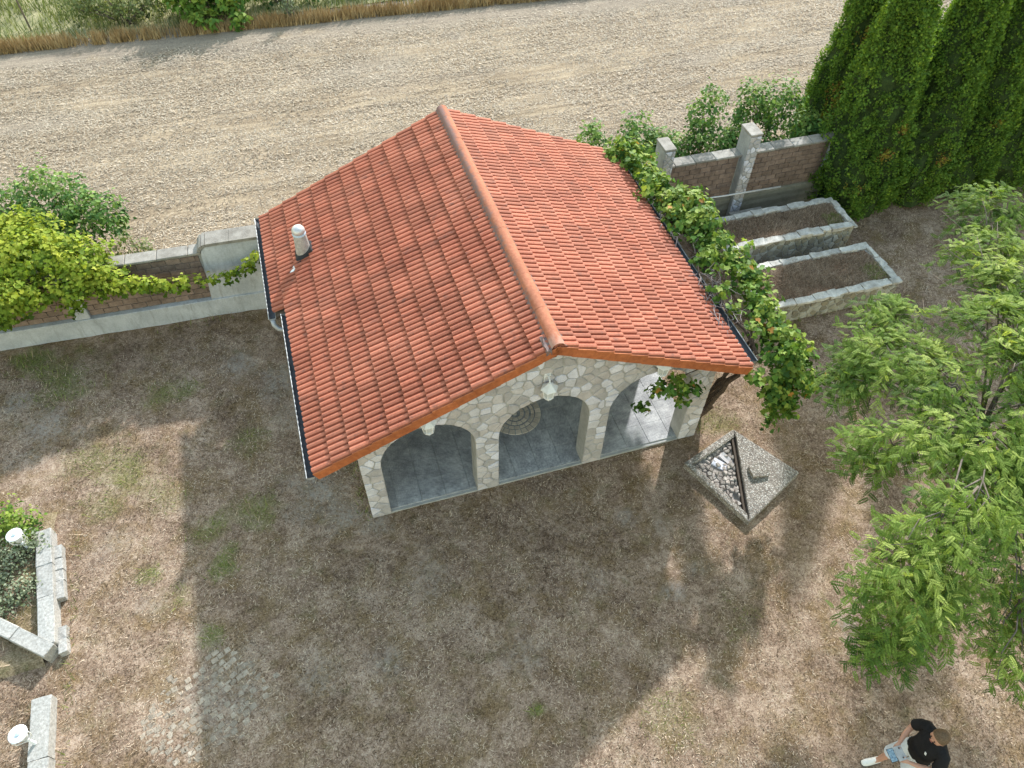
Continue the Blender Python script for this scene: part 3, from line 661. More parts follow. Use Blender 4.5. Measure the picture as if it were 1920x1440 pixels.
# ------------------------------------------------------------------ boundary walls
def bricks(parent, frame, L, z0, z1, bl, bh, rr, mat):
    rows = int(round((z1 - z0) / bh)); h = (z1 - z0) / rows
    base = bevel_me(MB().box(-bl / 2 + .006, bl / 2 - .006, -.02, .012, -h / 2 + .006, h / 2 - .006).me('brick'), .004); base.materials.append(mat)
    for r_ in range(rows):
        x = (-bl / 2 if r_ % 2 else 0.0)
        while x < L - .02:
            a, b_ = max(x, 0), min(x + bl, L)
            if b_ - a > .06: obj('brick', base, parent, None, frame @ Matrix.Translation(((a + b_) / 2, rr.uniform(-.004, .004), z0 + (r_ + .5) * h)) @ Matrix.Rotation(rr.gauss(0, .01), 4, 'Y') @ Matrix.Diagonal(((b_ - a) / bl, 1, 1, 1)))
            x += bl
rr = random.Random(33)
wa = -0.050
lw = tag(empty('garden_wall', (-4.15, 6.41, 0), wa), 'pale rendered garden wall with brown brick panels beside the gutter side of the pavilion', 'wall', 'boundary walls')
# wall frame: local x runs along the wall (negative = away from the pavilion), local y depth, front face near y=0
core = [(-9.5, 0), (.3, 0), (.3, 1.88), (-1.02, 1.88)] + [(-1.02 - .17 * sin(pi / 2 * k / 6), 1.88 - .22 * (1 - cos(pi / 2 * k / 6))) for k in range(1, 7)] + [(-9.5, 1.66)]  # pavilion end lengthened out of view to shut a gap that let sunlight through
obj('wall_core', prism_me('wall_core', core, .10, .34), lw, M['render_dirty'])
endp = [(-1.32, .46), (.3, .46), (.3, 1.87), (-1.0, 1.87)] + [(-1.0 - .18 * sin(pi / 2 * k / 6), 1.87 - .22 * (1 - cos(pi / 2 * k / 6))) for k in range(1, 7)] + [(-1.19, 1.5)]
obj('end_panel', prism_me('end_panel', endp, .015, .10), lw, M['render'])
obj('plinth', bevel_me(MB().box(-9.5, .3, -.03, .10, -.06, .46).me('plinth'), .012), lw, M['render'])
for px in (-3.95, -6.9, -9.4): obj('pilaster', bevel_me(MB().box(px - .15, px + .15, .0, .10, .46, 1.66).me('pilaster'), .01), lw, M['render'])
for x0, x1 in ((-3.8, -1.26), (-6.75, -4.1), (-9.25, -7.05)): bricks(lw, Matrix.Translation((x0, .095, 0)), x1 - x0, .47, 1.63, .29, .145, rr, M['brick'])
x = -9.5; k = 0
while x < -1.2:
    w = min(.62, -1.18 - x); obj('coping_stone', bevel_me(MB().box(x + .005, x + w - .005, .05, .37, 1.662, 1.715).me('coping_stone'), .012), lw, M['coping'], Matrix.Translation((0, rr.uniform(-.006, .006), rr.uniform(-.004, .004)))); x += w
path = [(-1.20, 1.70)] + [(-1.03 - .17 * cos(pi / 2 * k / 4), 1.70 + .20 * sin(pi / 2 * k / 4)) for k in range(1, 5)] + [(-.55, 1.905), (.1, 1.905)]
for (xa, za), (xb, zb) in zip(path[:-1], path[1:]):
    L_ = hypot(xb - xa, zb - za); obj('coping_stone', MB().box(0.002, L_ - .002, -.005, .40, -.02, .05).me('coping_stone'), lw, M['coping'], Matrix.Translation((xa, 0, za)) @ Matrix.Rotation(-atan2(zb - za, xb - xa), 4, 'Y'))

rw = tag(empty('garden_wall', (4.4, 6.42, 0), -0.012), 'brown brick garden wall with stone posts behind the raised beds', 'wall', 'boundary walls')
obj('wall_core', MB().box(-.6, 9.5, .10, .33, -.05, 1.74).me('wall_core'), rw, M['render_dirty'])
obj('plinth', rough_me(MB().box(-.6, 9.5, .0, .10, -.05, .60).me('plinth'), 5, .012, 5), rw, M['mossy'])
for x0, x1 in ((.82, 2.63), (3.0, 5.1), (5.3, 7.4)): bricks(rw, Matrix.Translation((x0, .095, 0)), x1 - x0, .61, 1.73, .28, .14, rr, M['brick'])
bricks(rw, Matrix.Translation((-.5, .095, 0)), .97, .61, 1.73, .28, .14, rr, M['brick'])
x = -.6
while x < 9.4: obj('coping_stone', bevel_me(MB().box(x + .004, x + .516, .05, .37, 1.742, 1.80).me('coping_stone'), .012), rw, M['coping'], Matrix.Translation((0, rr.uniform(-.006, .006), rr.uniform(-.004, .004)))); x += .52
obj('pale_strip', bevel_me(MB().box(5.12, 5.28, .03, .10, .3, 1.74).me('pale_strip'), .01), rw, M['render'])
for (px, pw, ph) in ((.66, .26, 2.38), (2.82, .29, 2.40)):
    po = empty('post'); po.parent = rw; po.matrix_local = Matrix.Translation((px, .0, 0))
    obj('shaft', bevel_me(MB().box(-pw / 2, pw / 2, -.10, .38, -.05, ph - .05).me('shaft'), .02), po, M['render_dirty'])
    obj('cap', bevel_me(MB().box(-pw / 2 - .012, pw / 2 + .012, -.112, .392, ph - .05, ph + .01).me('cap'), .022, 2), po, M['coping'])
    r2 = random.Random(int(px * 100)); S = scatter2d(-pw / 2, pw / 2, .05, ph - .06, .13, lambda a, b: True, r2, 1500)
    pave(po, face_frame((0, -.10, 0), (1, 0, 0), (0, 0, 1)), cells(S, [(-pw / 2 + .01, .03), (pw / 2 - .01, .03), (pw / 2 - .01, ph - .06), (-pw / 2 + .01, ph - .06)], .02), M['stone'], r2)
o = MB(); o.tube([(5.3, 6.10, 1.02), (6.6, 6.06, .985), (8.12, 6.0, .99)], .022, 8)
tag(obj('steel_pole', o.me('steel_pole'), None, M['pole'], smooth=True), 'long pale steel pole in front of the brick wall and its stone post', 'pole')
o = bevel_me(MB().box(-.45, .45, -.16, .16, -.05, .42).me('concrete_block'), .015)
tag(obj('concrete_block', o, None, M['coping'], Matrix.Translation((7.35, 5.92, 0))), 'pale concrete block lying at the foot of the tall stone post', 'block')

# ------------------------------------------------------------------ raised stone beds
def planter(a0, a1, b0, b1, h, seed, label):
    rr = random.Random(seed); cx, cy = (a0 + a1) / 2, (b0 + b1) / 2; w, d = a1 - a0, b1 - b0
    o = tag(empty('raised_bed', (cx, cy, 0), -.015), label, 'raised bed', 'raised stone beds')
    x0, x1, y0, y1 = -w / 2, w / 2, -d / 2, d / 2; tk = .13
    b = MB().box(x0, x1, y0, y0 + tk, -.05, h - .06).box(x0, x1, y1 - tk, y1, -.05, h - .06).box(x0, x0 + tk, y0 + tk, y1 - tk, -.05, h - .06).box(x1 - tk, x1, y0 + tk, y1 - tk, -.05, h - .06)
    obj('bed_wall', b.me('bed_wall'), o, M['mortar'])
    S = scatter2d(x0, x1, 0, h - .06, .15, lambda a, c: True, rr, 2500); bd = lambda p, q: [(p, .0), (q, .0), (q, h - .07), (p, h - .07)]
    pave(o, face_frame((0, y0, 0), (1, 0, 0), (0, 0, 1)), cells(S, bd(x0, x1), .02), M['mossy'], rr)
    S = scatter2d(y0, y1, 0, h - .06, .15, lambda a, c: True, rr, 1500); pave(o, face_frame((x1, 0, 0), (0, 1, 0), (0, 0, 1)), cells(S, bd(y0, y1), .02), M['mossy'], rr)
    S = scatter2d(y0, y1, 0, h - .06, .15, lambda a, c: True, rr, 1500); pave(o, face_frame((x0, 0, 0), (0, -1, 0), (0, 0, 1)), cells(S, bd(y0, y1), .02), M['mossy'], rr)
    def cop(xa, xb, ya, yb):
        L = max(xb - xa, yb - ya); k = 0.0; lx = xb - xa > yb - ya
        while k < L - .02:
            s_ = min(rr.uniform(.22, .5), L - k); r1 = rr.uniform(-.03, .025); r2 = rr.uniform(-.02, .03)
            bx = (xa + k + .004, xa + k + s_ - .004, ya + r1, yb + r2) if lx else (xa + r1, xb + r2, ya + k + .004, ya + k + s_ - .004)
            me = rough_me(MB().box(*bx, h - .06, h + rr.uniform(-.02, .02)).me('coping_stone'), 1, .014, rr.random()); obj('coping_stone', me, o, M['bed_coping']); k += s_
    cop(x0 - .04, x1 + .05, y0 - .05, y0 + tk); cop(x0 - .02, x1 + .02, y1 - tk, y1 + .03); cop(x0 - .03, x0 + tk - .02, y0 + tk, y1 - tk); cop(x1 - tk + .02, x1 + .04, y0 + tk, y1 - tk)
    gx, gy, F = grid(x0 + tk - .02, x1 - tk + .02, y0 + tk - .02, y1 - tk + .02, .06)
    sz = h - .055 + .07 * (fbm(gx + cx, gy + cy, 2.5, seed, 4) - .5)
    obj('soil', np_mesh('soil', np.stack([gx, gy, sz], 1), F), o, M['soil'], smooth=True)
    V, F, T = blades(20000, x0 + tk, x1 - tk, y0 + tk, y1 - tk, lambda x, y: h - .055 + .07 * (fbm(x + cx, y + cy, 2.5, seed, 4) - .5), seed, .04, .13, .006, (.1, .8),
                     lambda x, y, r: np.where((r.rand(len(x)) < .5 * (x > x1 - .6)) & (y < 0), r.uniform(.9, 1, len(x)), np.clip(r.rand(len(x)) * .7 + .35 * (fbm(x + cx, y + cy, 1.8, seed + 3, 3) - .4), 0, .86)),
                     lambda x, y, r: r.rand(len(x)) < np.clip(2.0 * fbm(x + cx, y + cy, 1.8, seed + 3, 3) - .3, .1, 1))
    tag(obj('dry_weeds', np_mesh('dry_weeds', V, F, {'tint': T}), o, M['blade']), kind='stuff')
planter(*PLANTERS[0], 5, 'raised stone bed of dry soil standing nearer the brick wall')
planter(*PLANTERS[1], 9, 'raised stone bed of dry weeds standing nearer the lawn')

# ------------------------------------------------------------------ pebbled concrete cover with a sunken half
def poly_prism(name, P, z0, z1):
    n = len(P); V = [(p[0], p[1], z0) for p in P] + [(p[0], p[1], z1) for p in P]
    return mesh(name, V, [tuple(range(n - 1, -1, -1)), tuple(range(n, 2 * n))] + [(i, (i + 1) % n, n + (i + 1) % n, n + i) for i in range(n)])
Wc, Nc, Ec, Sc_ = Vector((2.77, -.18)), Vector((4.04, .26)), Vector((4.77, -1.0)), Vector((3.34, -1.66))
cc = (Wc + Nc + Ec + Sc_) / 4
cov = tag(empty('pit_cover', (cc.x, cc.y, 0)), 'diamond shaped pebbled concrete pit cover with one half sunken and full of rubble', 'pit cover')
q = lambda p: (p[0] - cc.x, p[1] - cc.y)
def ins(p, k): return Vector(p) + (cc - Vector(p)).normalized() * k
ZT = .13
Wi, Ni, Si = ins(Wc, .17), ins(Nc, .16), ins(Sc_, .17)
dg_ = (Vector(Si) - Vector(Ni)).normalized(); pr = Vector((-dg_.y, dg_.x));  pr = pr if pr.dot(Ec - cc) > 0 else -pr
for nm, P in (('rim', [Wc, Wi, Ni, Nc]), ('rim', [Sc_, Si, Wi, Wc])):
    P2 = [q(p) for p in P]; P2 = P2 if area(P2) > 0 else P2[::-1]
    obj(nm, rough_me(bevel_me(poly_prism(nm, P2, -.2, ZT), .012), 1, .006, 4), cov, M['pebble'])
P2 = [q(p) for p in (Nc, Vector(Ni) + pr * .03, Vector(Si) + pr * .03, Sc_, Ec)]; P2 = P2 if area(P2) > 0 else P2[::-1]
obj('slab', rough_me(bevel_me(poly_prism('slab', P2, -.2, ZT + .004), .014), 1, .005, 8), cov, M['pebble'])
b = MB(); e0 = Vector(Ni) - pr * .055; e1 = Vector(Si) - pr * .055
P2 = [q(p) for p in (e0, Vector(Ni) - pr * .02, Vector(Si) - pr * .02, e1)]; P2 = P2 if area(P2) > 0 else P2[::-1]
obj('edge_board', poly_prism('edge_board', P2, -.2, ZT - .03), cov, M['timber'])
P2 = [q(p) for p in (Wi, Vector(Si) - pr * .06, Vector(Ni) - pr * .06)]; P2 = P2 if area(P2) > 0 else P2[::-1]
obj('pit_bed', poly_prism('pit_bed', P2, -.22, .015), cov, M['rubble'])
rr = random.Random(6); S = scatter2d(-1.1, .6, -1.1, .9, .075, lambda a, c: True, rr, 4000)
cl_ = cells(S, P2, .012); 
for P in cl_:
    if rr.random() < .12: continue
    me, (cx, cy) = stone_me(P, rr.uniform(.01, .075), rr, 'rubble_stone'); obj('rubble_stone', me, cov, M['rubble'], Matrix.Translation((cx, cy, .018)) @ Matrix.Rotation(rr.gauss(0, .16), 4, 'X') @ Matrix.Rotation(rr.gauss(0, .16), 4, 'Y'))
for (x_, y_, w_, l_, a_) in ((-.1, .35, .13, .3, .5), (-.28, .28, .16, .3, .75)):
    obj('flat_stone', rough_me(MB().box(-w_ / 2, w_ / 2, -l_ / 2, l_ / 2, -.02, .02).me('flat_stone'), 1, .008, a_), cov, M['stone'], Matrix.Translation((x_, y_, .035)) @ Matrix.Rotation(a_, 4, 'Z') @ Matrix.Rotation(.2, 4, 'X'))
obj('broken_lump', rough_me(poly_prism('broken_lump', [(-.17, -.13), (.15, -.17), (.22, .02), (.1, .16), (-.14, .12)], 0, .085), 1, .014, 2), cov, M['pebble'], Matrix.Translation((.28, -.10, ZT - .005)) @ Matrix.Rotation(.06, 4, 'X'))

# ------------------------------------------------------------------ cobbles let into the lawn
cob = tag(empty('cobblestone_pavement', (-6.1, -2.0, 0)), 'patch of worn square cobbles sunk into the lawn near the shadow edge', 'cobbles', kind='structure')
rr = random.Random(15)
cm = bevel_me(MB().box(-.055, .055, -.05, .05, -.06, .0).me('cobble'), .014, 2); cm.materials.append(M['cobble'])
ca = radians(24); n_c = 0
for i in range(-9, 10):
    for j in range(-8, 9):
        x = i * .112 + (j % 2) * .055 + rr.gauss(0, .006); y = j * .103 + .10 * (i * .112) ** 2 + rr.gauss(0, .006)
        wx, wy = x * cos(ca) - y * sin(ca), x * sin(ca) + y * cos(ca)
        if (x / 1.0) ** 2 + (y / .72) ** 2 > 1 + rr.uniform(-.45, .25) or rr.random() < .10: continue
        zz = float(lawn_z(np.array([-6.1 + wx]), np.array([-2.0 + wy]))[0]) + rr.uniform(-.005, .008)
        obj('cobble', cm, cob, None, Matrix.Translation((wx, wy, zz)) @ Matrix.Rotation(ca + rr.gauss(0, .12), 4, 'Z') @ Matrix.Rotation(rr.gauss(0, .07), 4, 'X') @ Matrix.Diagonal((rr.uniform(.8, 1.0), rr.uniform(.8, 1.0), 1, 1)))

# ------------------------------------------------------------------ stone edged garden bed in the corner
ed = tag(empty('stone_edging', (-8.4, -.3, 0)), 'pale granite block edging around the planted bed with the lamps', 'edging')
def blocks(pts, width, h, seed, name='edging_block', lo=.6, hi=1.1, drop=0.0):
    rr = random.Random(seed)
    for (p, q_) in zip(pts[:-1], pts[1:]):
        p = Vector(p); q_ = Vector(q_); L = (q_ - p).length; a = atan2((q_ - p).y, (q_ - p).x); k = 0.0
        while k < L - .05:
            s_ = min(rr.uniform(lo, hi), L - k)
            if L - k - s_ < .15: s_ = L - k
            if rr.random() >= drop:
                c_ = p + (q_ - p) * ((k + s_ / 2) / L)
                me = rough_me(bevel_me(MB().box(-s_ / 2 + .002, s_ / 2 - .002, -width / 2, width / 2, -.08, h + rr.uniform(-.008, .008)).me(name), .010), 1, .006, rr.random())
                obj(name, me, ed, M['granite'], Matrix.Translation((c_.x + 8.4, c_.y + .3, 0)) @ Matrix.Rotation(a + rr.gauss(0, .012), 4, 'Z'))
            k += s_
blocks([(-8.62, 1.72), (-8.40, -.45)], .25, .24, 3)
blocks([(-8.43, -1.25), (-8.38, -3.4)], .28, .20, 5)
blocks([(-8.34, -.58), (-9.9, .72)], .22, .28, 8)
blocks([(-8.405, 1.4), (-8.20, -.6)], .13, .13, 11, 'ledge_block', .2, .34, .22)
gx, gy, F = grid(-13, -8.5, -3.4, 2.6, .1)
ok = (gx < -8.45 - .35 * (gy - 1.4) * (gy > 1.4)) 
me = np_mesh('bed_soil', np.stack([gx, gy, .10 + .06 * (fbm(gx, gy, 2.4, 44, 4) - .5) - .35 * np.clip(gy - 1.9, 0, 1) - .12 * (gy < -.6)], 1), F, {'bare': 0 * gx, 'green': .25 * (fbm(gx, gy, 1.5, 46, 3) > .5)})
tag(obj('garden_bed', me, None, M['lawn'], smooth=True), 'slightly raised planted earth behind the granite edging', 'garden bed', kind='structure')
V, F, T = blades(9000, -10.2, -8.55, -3.0, 1.9, lambda x, y: .09 + .06 * (fbm(x, y, 2.4, 44, 4) - .5) - .12 * (y < -.6), 91, .05, .14, .006, (.3, 1.2), lambda x, y, r: np.clip(r.uniform(.3, .86, len(x)), 0, .86), lambda x, y, r: r.rand(len(x)) < np.clip(2.2 * fbm(x, y, 1.5, 93, 3) - .5, .1, 1))
tag(obj('bed_grass', np_mesh('bed_grass', V, F, {'tint': T}), None, M['blade']), 'golden dry grass growing inside the stone edged bed', 'grass', kind='stuff')
def garden_lamp(x, y, z, label, h=.62):
    o = tag(empty('garden_lamp', (x, y, z)), label, 'garden lamp', 'white garden lamps in the stone edged bed')
    b = MB(); b.lathe([(.05, -.05), (.045, .02), (.025, .05), (.024, h - .2)], n=10); obj('post', b.me('post'), o, M['white_metal'], smooth=True)
    b = MB(); b.lathe([(.03, h - .22), (.06, h - .18), (.075, h - .08), (.06, h - .02)], n=12); obj('lamp_glass', b.me('lamp_glass'), o, M['lantern_glass'], smooth=True)
    b = MB(); b.lathe([(.06, h - .03), (.125, h), (.130, h + .012), (.12, h + .02), (.05, h + .012), (.005, h + .012)], n=18); obj('lamp_shade', b.me('lamp_shade'), o, M['white_metal'])
    b = MB(); b.lathe([(.035, h + .012), (.03, h + .03), (.005, h + .034)], n=10); obj('cap', b.me('cap'), o, M['blue_metal'])
    for k in range(3):
        q_ = 2 * pi * k / 3; b = MB(); b.tube([(.02 * cos(q_), .02 * sin(q_), h - .30), (.12 * cos(q_), .12 * sin(q_), h - .12), (.13 * cos(q_), .13 * sin(q_), h)], .009, 5); obj('strut', b.me('strut'), o, M['white_metal'])
garden_lamp(-8.85, 1.44, .05, 'white dish topped garden lamp among the grey green herbs')
garden_lamp(-8.46, -1.92, .08, 'white dish topped garden lamp beside the lower run of granite edging')

# ------------------------------------------------------------------ foliage
LEAF = np.array([(0, 0, 0), (-.34, .42, .10), (0, 1, -.06), (.34, .42, .10), (0, .45, 0)], float); LEAF_F = np.array([(0, 4, 1), (1, 4, 2), (0, 3, 4), (4, 3, 2)])
GRAPE = np.array([(0, 0, 0), (-.42, .02, .05), (-.56, .46, .02), (-.24, .58, .07), (0, 1.0, -.10), (.24, .58, .07), (.56, .46, .02), (.42, .02, .05), (0, .45, -.02)], float)
GRAPE_F = np.array([(0, 8, 1), (1, 8, 2), (2, 8, 3), (3, 8, 4), (4, 8, 5), (5, 8, 6), (6, 8, 7), (7, 8, 0)])
def pinnate():
    V = []; F = []
    for k in range(7):
        y = .10 + .13 * k; z = -.22 * y * y; s = .21 * (1 - .35 * abs(k - 2.5) / 4)
        for sg in (-1, 1):
            n = len(V); V += [(0, y, z), (sg * s * .6, y - .025, z + .015), (sg * s * 1.2, y + .07, z - .03), (sg * s * .55, y + .13, z)]; F += [(n, n + 1, n + 2), (n, n + 2, n + 3)]
    n = len(V); V += [(0, .95, -.2), (-.05, 1.04, -.23), (0, 1.15, -.29), (.05, 1.04, -.23)]; F += [(n, n + 1, n + 2), (n, n + 2, n + 3)]
    n = len(V); V += [(-.006, 0, 0), (.006, 0, 0), (0, 1.0, -.22)]; F += [(n, n + 1, n + 2)]
    return np.array(V, float), np.array(F)
PIN, PIN_F = pinnate()
def spray():
    V = []; F = []
    for a, l in ((0, 1.0), (.5, .8), (-.5, .8), (1.0, .5), (-1.0, .5)):
        n = len(V); c_, s_ = cos(a), sin(a); w = .12
        V += [(0, 0, 0), (l * .5 * s_ - w * c_, l * .5 * c_ + w * s_, .05), (l * s_, l * c_, -.03), (l * .5 * s_ + w * c_, l * .5 * c_ - w * s_, .05)]; F += [(n, n + 1, n + 2), (n, n + 2, n + 3)]
    return np.array(V, float), np.array(F)
SPR, SPR_F = spray()

def instance(T, TF, P, Nrm, Dir, size):
    """template copies: local y along Dir, local z along Nrm"""
    z = Nrm / np.linalg.norm(Nrm, axis=1, keepdims=True); y = Dir - z * np.sum(Dir * z, 1, keepdims=True)
    y = y / (np.linalg.norm(y, axis=1, keepdims=True) + 1e-9); x = np.cross(y, z)
    V = P[:, None, :] + size[:, None, None] * (T[None, :, 0:1] * x[:, None, :] + T[None, :, 1:2] * y[:, None, :] + T[None, :, 2:3] * z[:, None, :])
    n = len(P); F = (TF[None] + (np.arange(n) * len(T))[:, None, None]).reshape(-1, 3)
    return V.reshape(-1, 3), F
def unit(r, n):
    v = r.normal(size=(n, 3)); return v / np.linalg.norm(v, axis=1, keepdims=True)
def blob_leaves(blobs, dens, size, T, TF, seed, clump=.18, up=.6, droop=.3, tint=(.45, .22), topbias=.35, origin=None, hollow=.55, per=9):
    """blobs: (x,y,z,rx,ry,rz[,weight]); leaves gather in small clumps spread through each blob, mostly near its skin"""
    r = np.random.RandomState(seed); Ps = []; Ns = []; Ts = []
    for bl in blobs:
        c = np.array(bl[:3]); R = np.array(bl[3:6]); wgt = bl[6] if len(bl) > 6 else 1.0
        nc = max(3, int(dens * wgt * (R[0] * R[1] + R[1] * R[2] + R[0] * R[2])))
        d = unit(r, nc); rad = hollow + (1 - hollow) * r.rand(nc) ** .6; rad *= r.uniform(.85, 1.18, nc); q = c + d * R * rad[:, None]
        ct = r.normal(0, .16, nc)
        k = r.poisson(per, nc) + 2; idx = np.repeat(np.arange(nc), k); n = len(idx)
        off = unit(r, n) * (clump * r.rand(n) ** .5)[:, None]; p = q[idx] + off
        nr = d[idx] * .5 + np.array([0, 0, up]) + off / clump * .35 + r.normal(0, .38, (n, 3))
        Ps.append(p); Ns.append(nr)
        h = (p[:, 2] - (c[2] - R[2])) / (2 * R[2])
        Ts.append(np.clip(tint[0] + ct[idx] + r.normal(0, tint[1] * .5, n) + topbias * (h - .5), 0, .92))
    P = np.concatenate(Ps); N_ = np.concatenate(Ns); Tn = np.concatenate(Ts); n = len(P)
    Dr = r.normal(size=(n, 3)) + np.array([0, 0, -droop * 2])
    V, F = instance(T, TF, P, N_, Dr, size * r.uniform(.65, 1.25, n))
    return V, F, np.repeat(Tn, len(T)), P
def leaves_obj(name, parent, mat, args, kw, brown=0.0, clipf=None):
    V, F, Tn, P = blob_leaves(*args, **kw)
    if brown:
        k = len(Tn) // len(P); r = np.random.RandomState(5); b = np.repeat(r.rand(len(P)) < brown, k); Tn = np.where(b, 1.0, Tn)
    if parent is not None: V = V - np.array(parent.location)
    return obj(name, np_mesh(name, V, F, {'tint': Tn}), parent, mat)
def twigs(name, parent, mat, paths, n=6):
    b = MB(); off = Vector(parent.location)
    for pts, r0, r1 in paths:
        m = len(pts); b.tube([Vector(p) - off for p in pts], [r0 + (r1 - r0) * i / (m - 1) for i in range(m)], n)
    return obj(name, b.me(name), parent, mat, smooth=True)
def wander(p, q_, k, amp, rr):
    p, q_ = Vector(p), Vector(q_); return [p + (q_ - p) * (i / k) + Vector((rr.gauss(0, amp), rr.gauss(0, amp), rr.gauss(0, amp * .6))) * (0 < i < k) for i in range(k + 1)]

# grape vine along the eave
rr = random.Random(2)
gv = tag(empty('grape_vine', (3.55, .8, 0)), 'grape vine climbing the corner pier and running along the eave above the raised beds', 'vine')
paths = []
for k in range(4):
    p0 = (3.45 + .06 * k, .72 + .05 * k, -.02); paths.append((wander(p0, (3.55 + .05 * k, .45 + .1 * k, 1.2), 4, .05, rr) + wander((3.58 + .06 * k, .42 + .1 * k, 1.3), (3.85 + .05 * k, .3 + .12 * k, 2.35), 4, .05, rr), .05, .028))
paths.append((wander((3.9, .3, 2.38), (4.05, 3.4, 2.45), 10, .06, rr) + wander((4.05, 3.6, 2.42), (3.95, 6.8, 2.35), 8, .07, rr), .035, .015))
paths.append((wander((3.9, .4, 2.40), (3.85, 3.0, 2.52), 9, .07, rr), .028, .012))
paths.append((wander((3.85, .35, 2.3), (2.0, .18, 2.36), 6, .04, rr), .016, .006))
twigs('trunk', gv, M['vine_wood'], paths)
paths = []
for k in range(42):
    b_ = rr.uniform(.9, 2.4); a_ = 3.62 + .10 * (2.3 - b_) * .3 + rr.uniform(-.22, .42)
    paths.append((wander((a_, b_, 2.44 + rr.uniform(0, .16)), (a_ + rr.uniform(-.3, .3), b_ + rr.uniform(-.6, .6), 2.46 + rr.uniform(0, .22)), 4, .05, rr), .010, .004))
for k in range(25):
    b_ = rr.uniform(2.6, 5.6); a_ = 3.8 + rr.uniform(-.2, .5)
    paths.append((wander((a_, b_, 2.42), (a_ + rr.uniform(-.4, .4), b_ + rr.uniform(-.5, .5), 2.5 + rr.uniform(0, .2)), 4, .05, rr), .010, .004))
tag(twigs('dead_twigs', gv, M['dead_twig'], paths, 4), kind='stuff')
BV = [(3.98, 6.55, 2.35, .42, .40, .30), (4.10, 6.0, 2.42, .45, .42, .30), (3.62, 6.15, 2.60, .32, .40, .14), (4.15, 5.4, 2.40, .42, .40, .28), (4.25, 4.85, 2.35, .38, .36, .28), (3.72, 4.75, 2.50, .26, .12, .08, .8),
      (4.12, 4.25, 2.60, .40, .42, .17, 1.3), (4.42, 4.1, 2.74, .36, .42, .17, 1.3), (4.10, 3.7, 2.58, .40, .36, .17, 1.3), (4.42, 3.5, 2.74, .36, .40, .17, 1.3), (4.3, 3.1, 2.62, .34, .3, .16, 1.0), (4.05, 2.75, 2.55, .28, .25, .15, .9),
      (4.75, 2.6, 2.4, .36, .40, .26, .9), (4.65, 2.05, 2.42, .34, .36, .26), (4.6, 1.5, 2.45, .30, .34, .24), (4.5, 1.0, 2.45, .32, .36, .26), (4.45, .5, 2.42, .36, .36, .28), (4.35, .05, 2.36, .36, .34, .30),
      (4.15, -.22, 2.2, .34, .24, .32), (4.55, -.2, 2.0, .32, .26, .34), (4.3, -.32, 1.75, .30, .18, .26, .9), (3.98, -.30, 1.95, .22, .16, .22, .9), (4.12, -.42, 1.40, .13, .10, .24, 1.2), (4.6, -.35, 1.4, .08, .07, .26, 1.0), (3.8, -.1, 2.12, .28, .14, .16, .9),
      (4.95, .15, 2.0, .30, .25, .22, .5), (5.2, -.1, 1.6, .18, .15, .3, .5), (5.05, .35, 1.8, .25, .2, .2, .4),
      (2.28, .12, 2.30, .34, .10, .17, 1.1), (1.93, .10, 2.22, .14, .08, .12, 1.0), (1.78, .10, 1.98, .08, .06, .17, 1.2), (2.62, .12, 2.06, .22, .08, .16, .7), (2.5, .1, 1.75, .10, .06, .09, .8)]
for k in range(26):
    b_ = rr.uniform(-.2, 6.6); BV.append((3.95 + .2 * (b_ < 3) + rr.uniform(-.45, .45), b_, 2.62 + rr.uniform(-.05, .2), rr.uniform(.08, .2), rr.uniform(.08, .2), rr.uniform(.06, .14), 1.0))
leaves_obj('leaves', gv, M['vine'], (BV, 95, .10, GRAPE, GRAPE_F, 41), dict(clump=.16, up=.6, droop=.35, tint=(.54, .30), topbias=.40, hollow=.2, per=7), brown=.012)

# yellow green creeper on the other wall
rr = random.Random(8)
cr = tag(empty('creeper', (-8.4, 6.3, 0)), 'yellow green creeper spilling over the pale wall with one runner reaching the gutter', 'creeper')
run = [(-7.6, 6.25, 1.75), (-7.17, 6.1, 1.6), (-6.67, 6.1, 1.62), (-6.2, 6.1, 1.49), (-5.51, 6.08, 1.38), (-4.75, 6.1, 1.41), (-4.42, 6.12, 1.56), (-4.14, 6.14, 1.82)]
twigs('stem', cr, M['vine_wood'], [(wander((-8.3, 7.15, -.02), (-8.2, 6.95, 1.7), 6, .05, rr), .035, .02), ([Vector(p) for p in run], .012, .005), (wander((-9.3, 7.2, -.02), (-9.2, 7.0, 1.7), 6, .05, rr), .03, .02)])
BC = [(-9.7, 7.0, 1.95, 1.1, .85, .45), (-8.5, 7.05, 2.05, .95, .75, .42), (-7.55, 6.7, 1.90, .62, .5, .30), (-9.2, 6.15, 1.75, .95, .45, .42), (-8.1, 6.25, 1.70, .75, .34, .28), (-7.1, 6.3, 1.72, .42, .26, .20), (-9.2, 6.0, 1.5, .6, .22, .25), (-10.0, 6.0, 1.45, .6, .25, .3), (-8.9, 7.9, 2.0, .9, .5, .35),
      (-7.9, 6.05, 1.38, .35, .12, .16, .8)]
for i, (p, q_) in enumerate(zip(run[:-1], run[1:])):
    for k in range(3):
        f_ = k / 3; w = .17 * (1 - .06 * i * 1.6) * rr.uniform(.7, 1.3); BC.append((p[0] + (q_[0] - p[0]) * f_, p[1] - .04, p[2] + (q_[2] - p[2]) * f_ - .02, w * 1.2, w * .7, w * .75, 1.4))
leaves_obj('leaves', cr, M['hop'], (BC, 120, .085, GRAPE, GRAPE_F, 43), dict(clump=.15, up=.65, droop=.3, tint=(.50, .32), topbias=.5, hollow=.4, per=8))

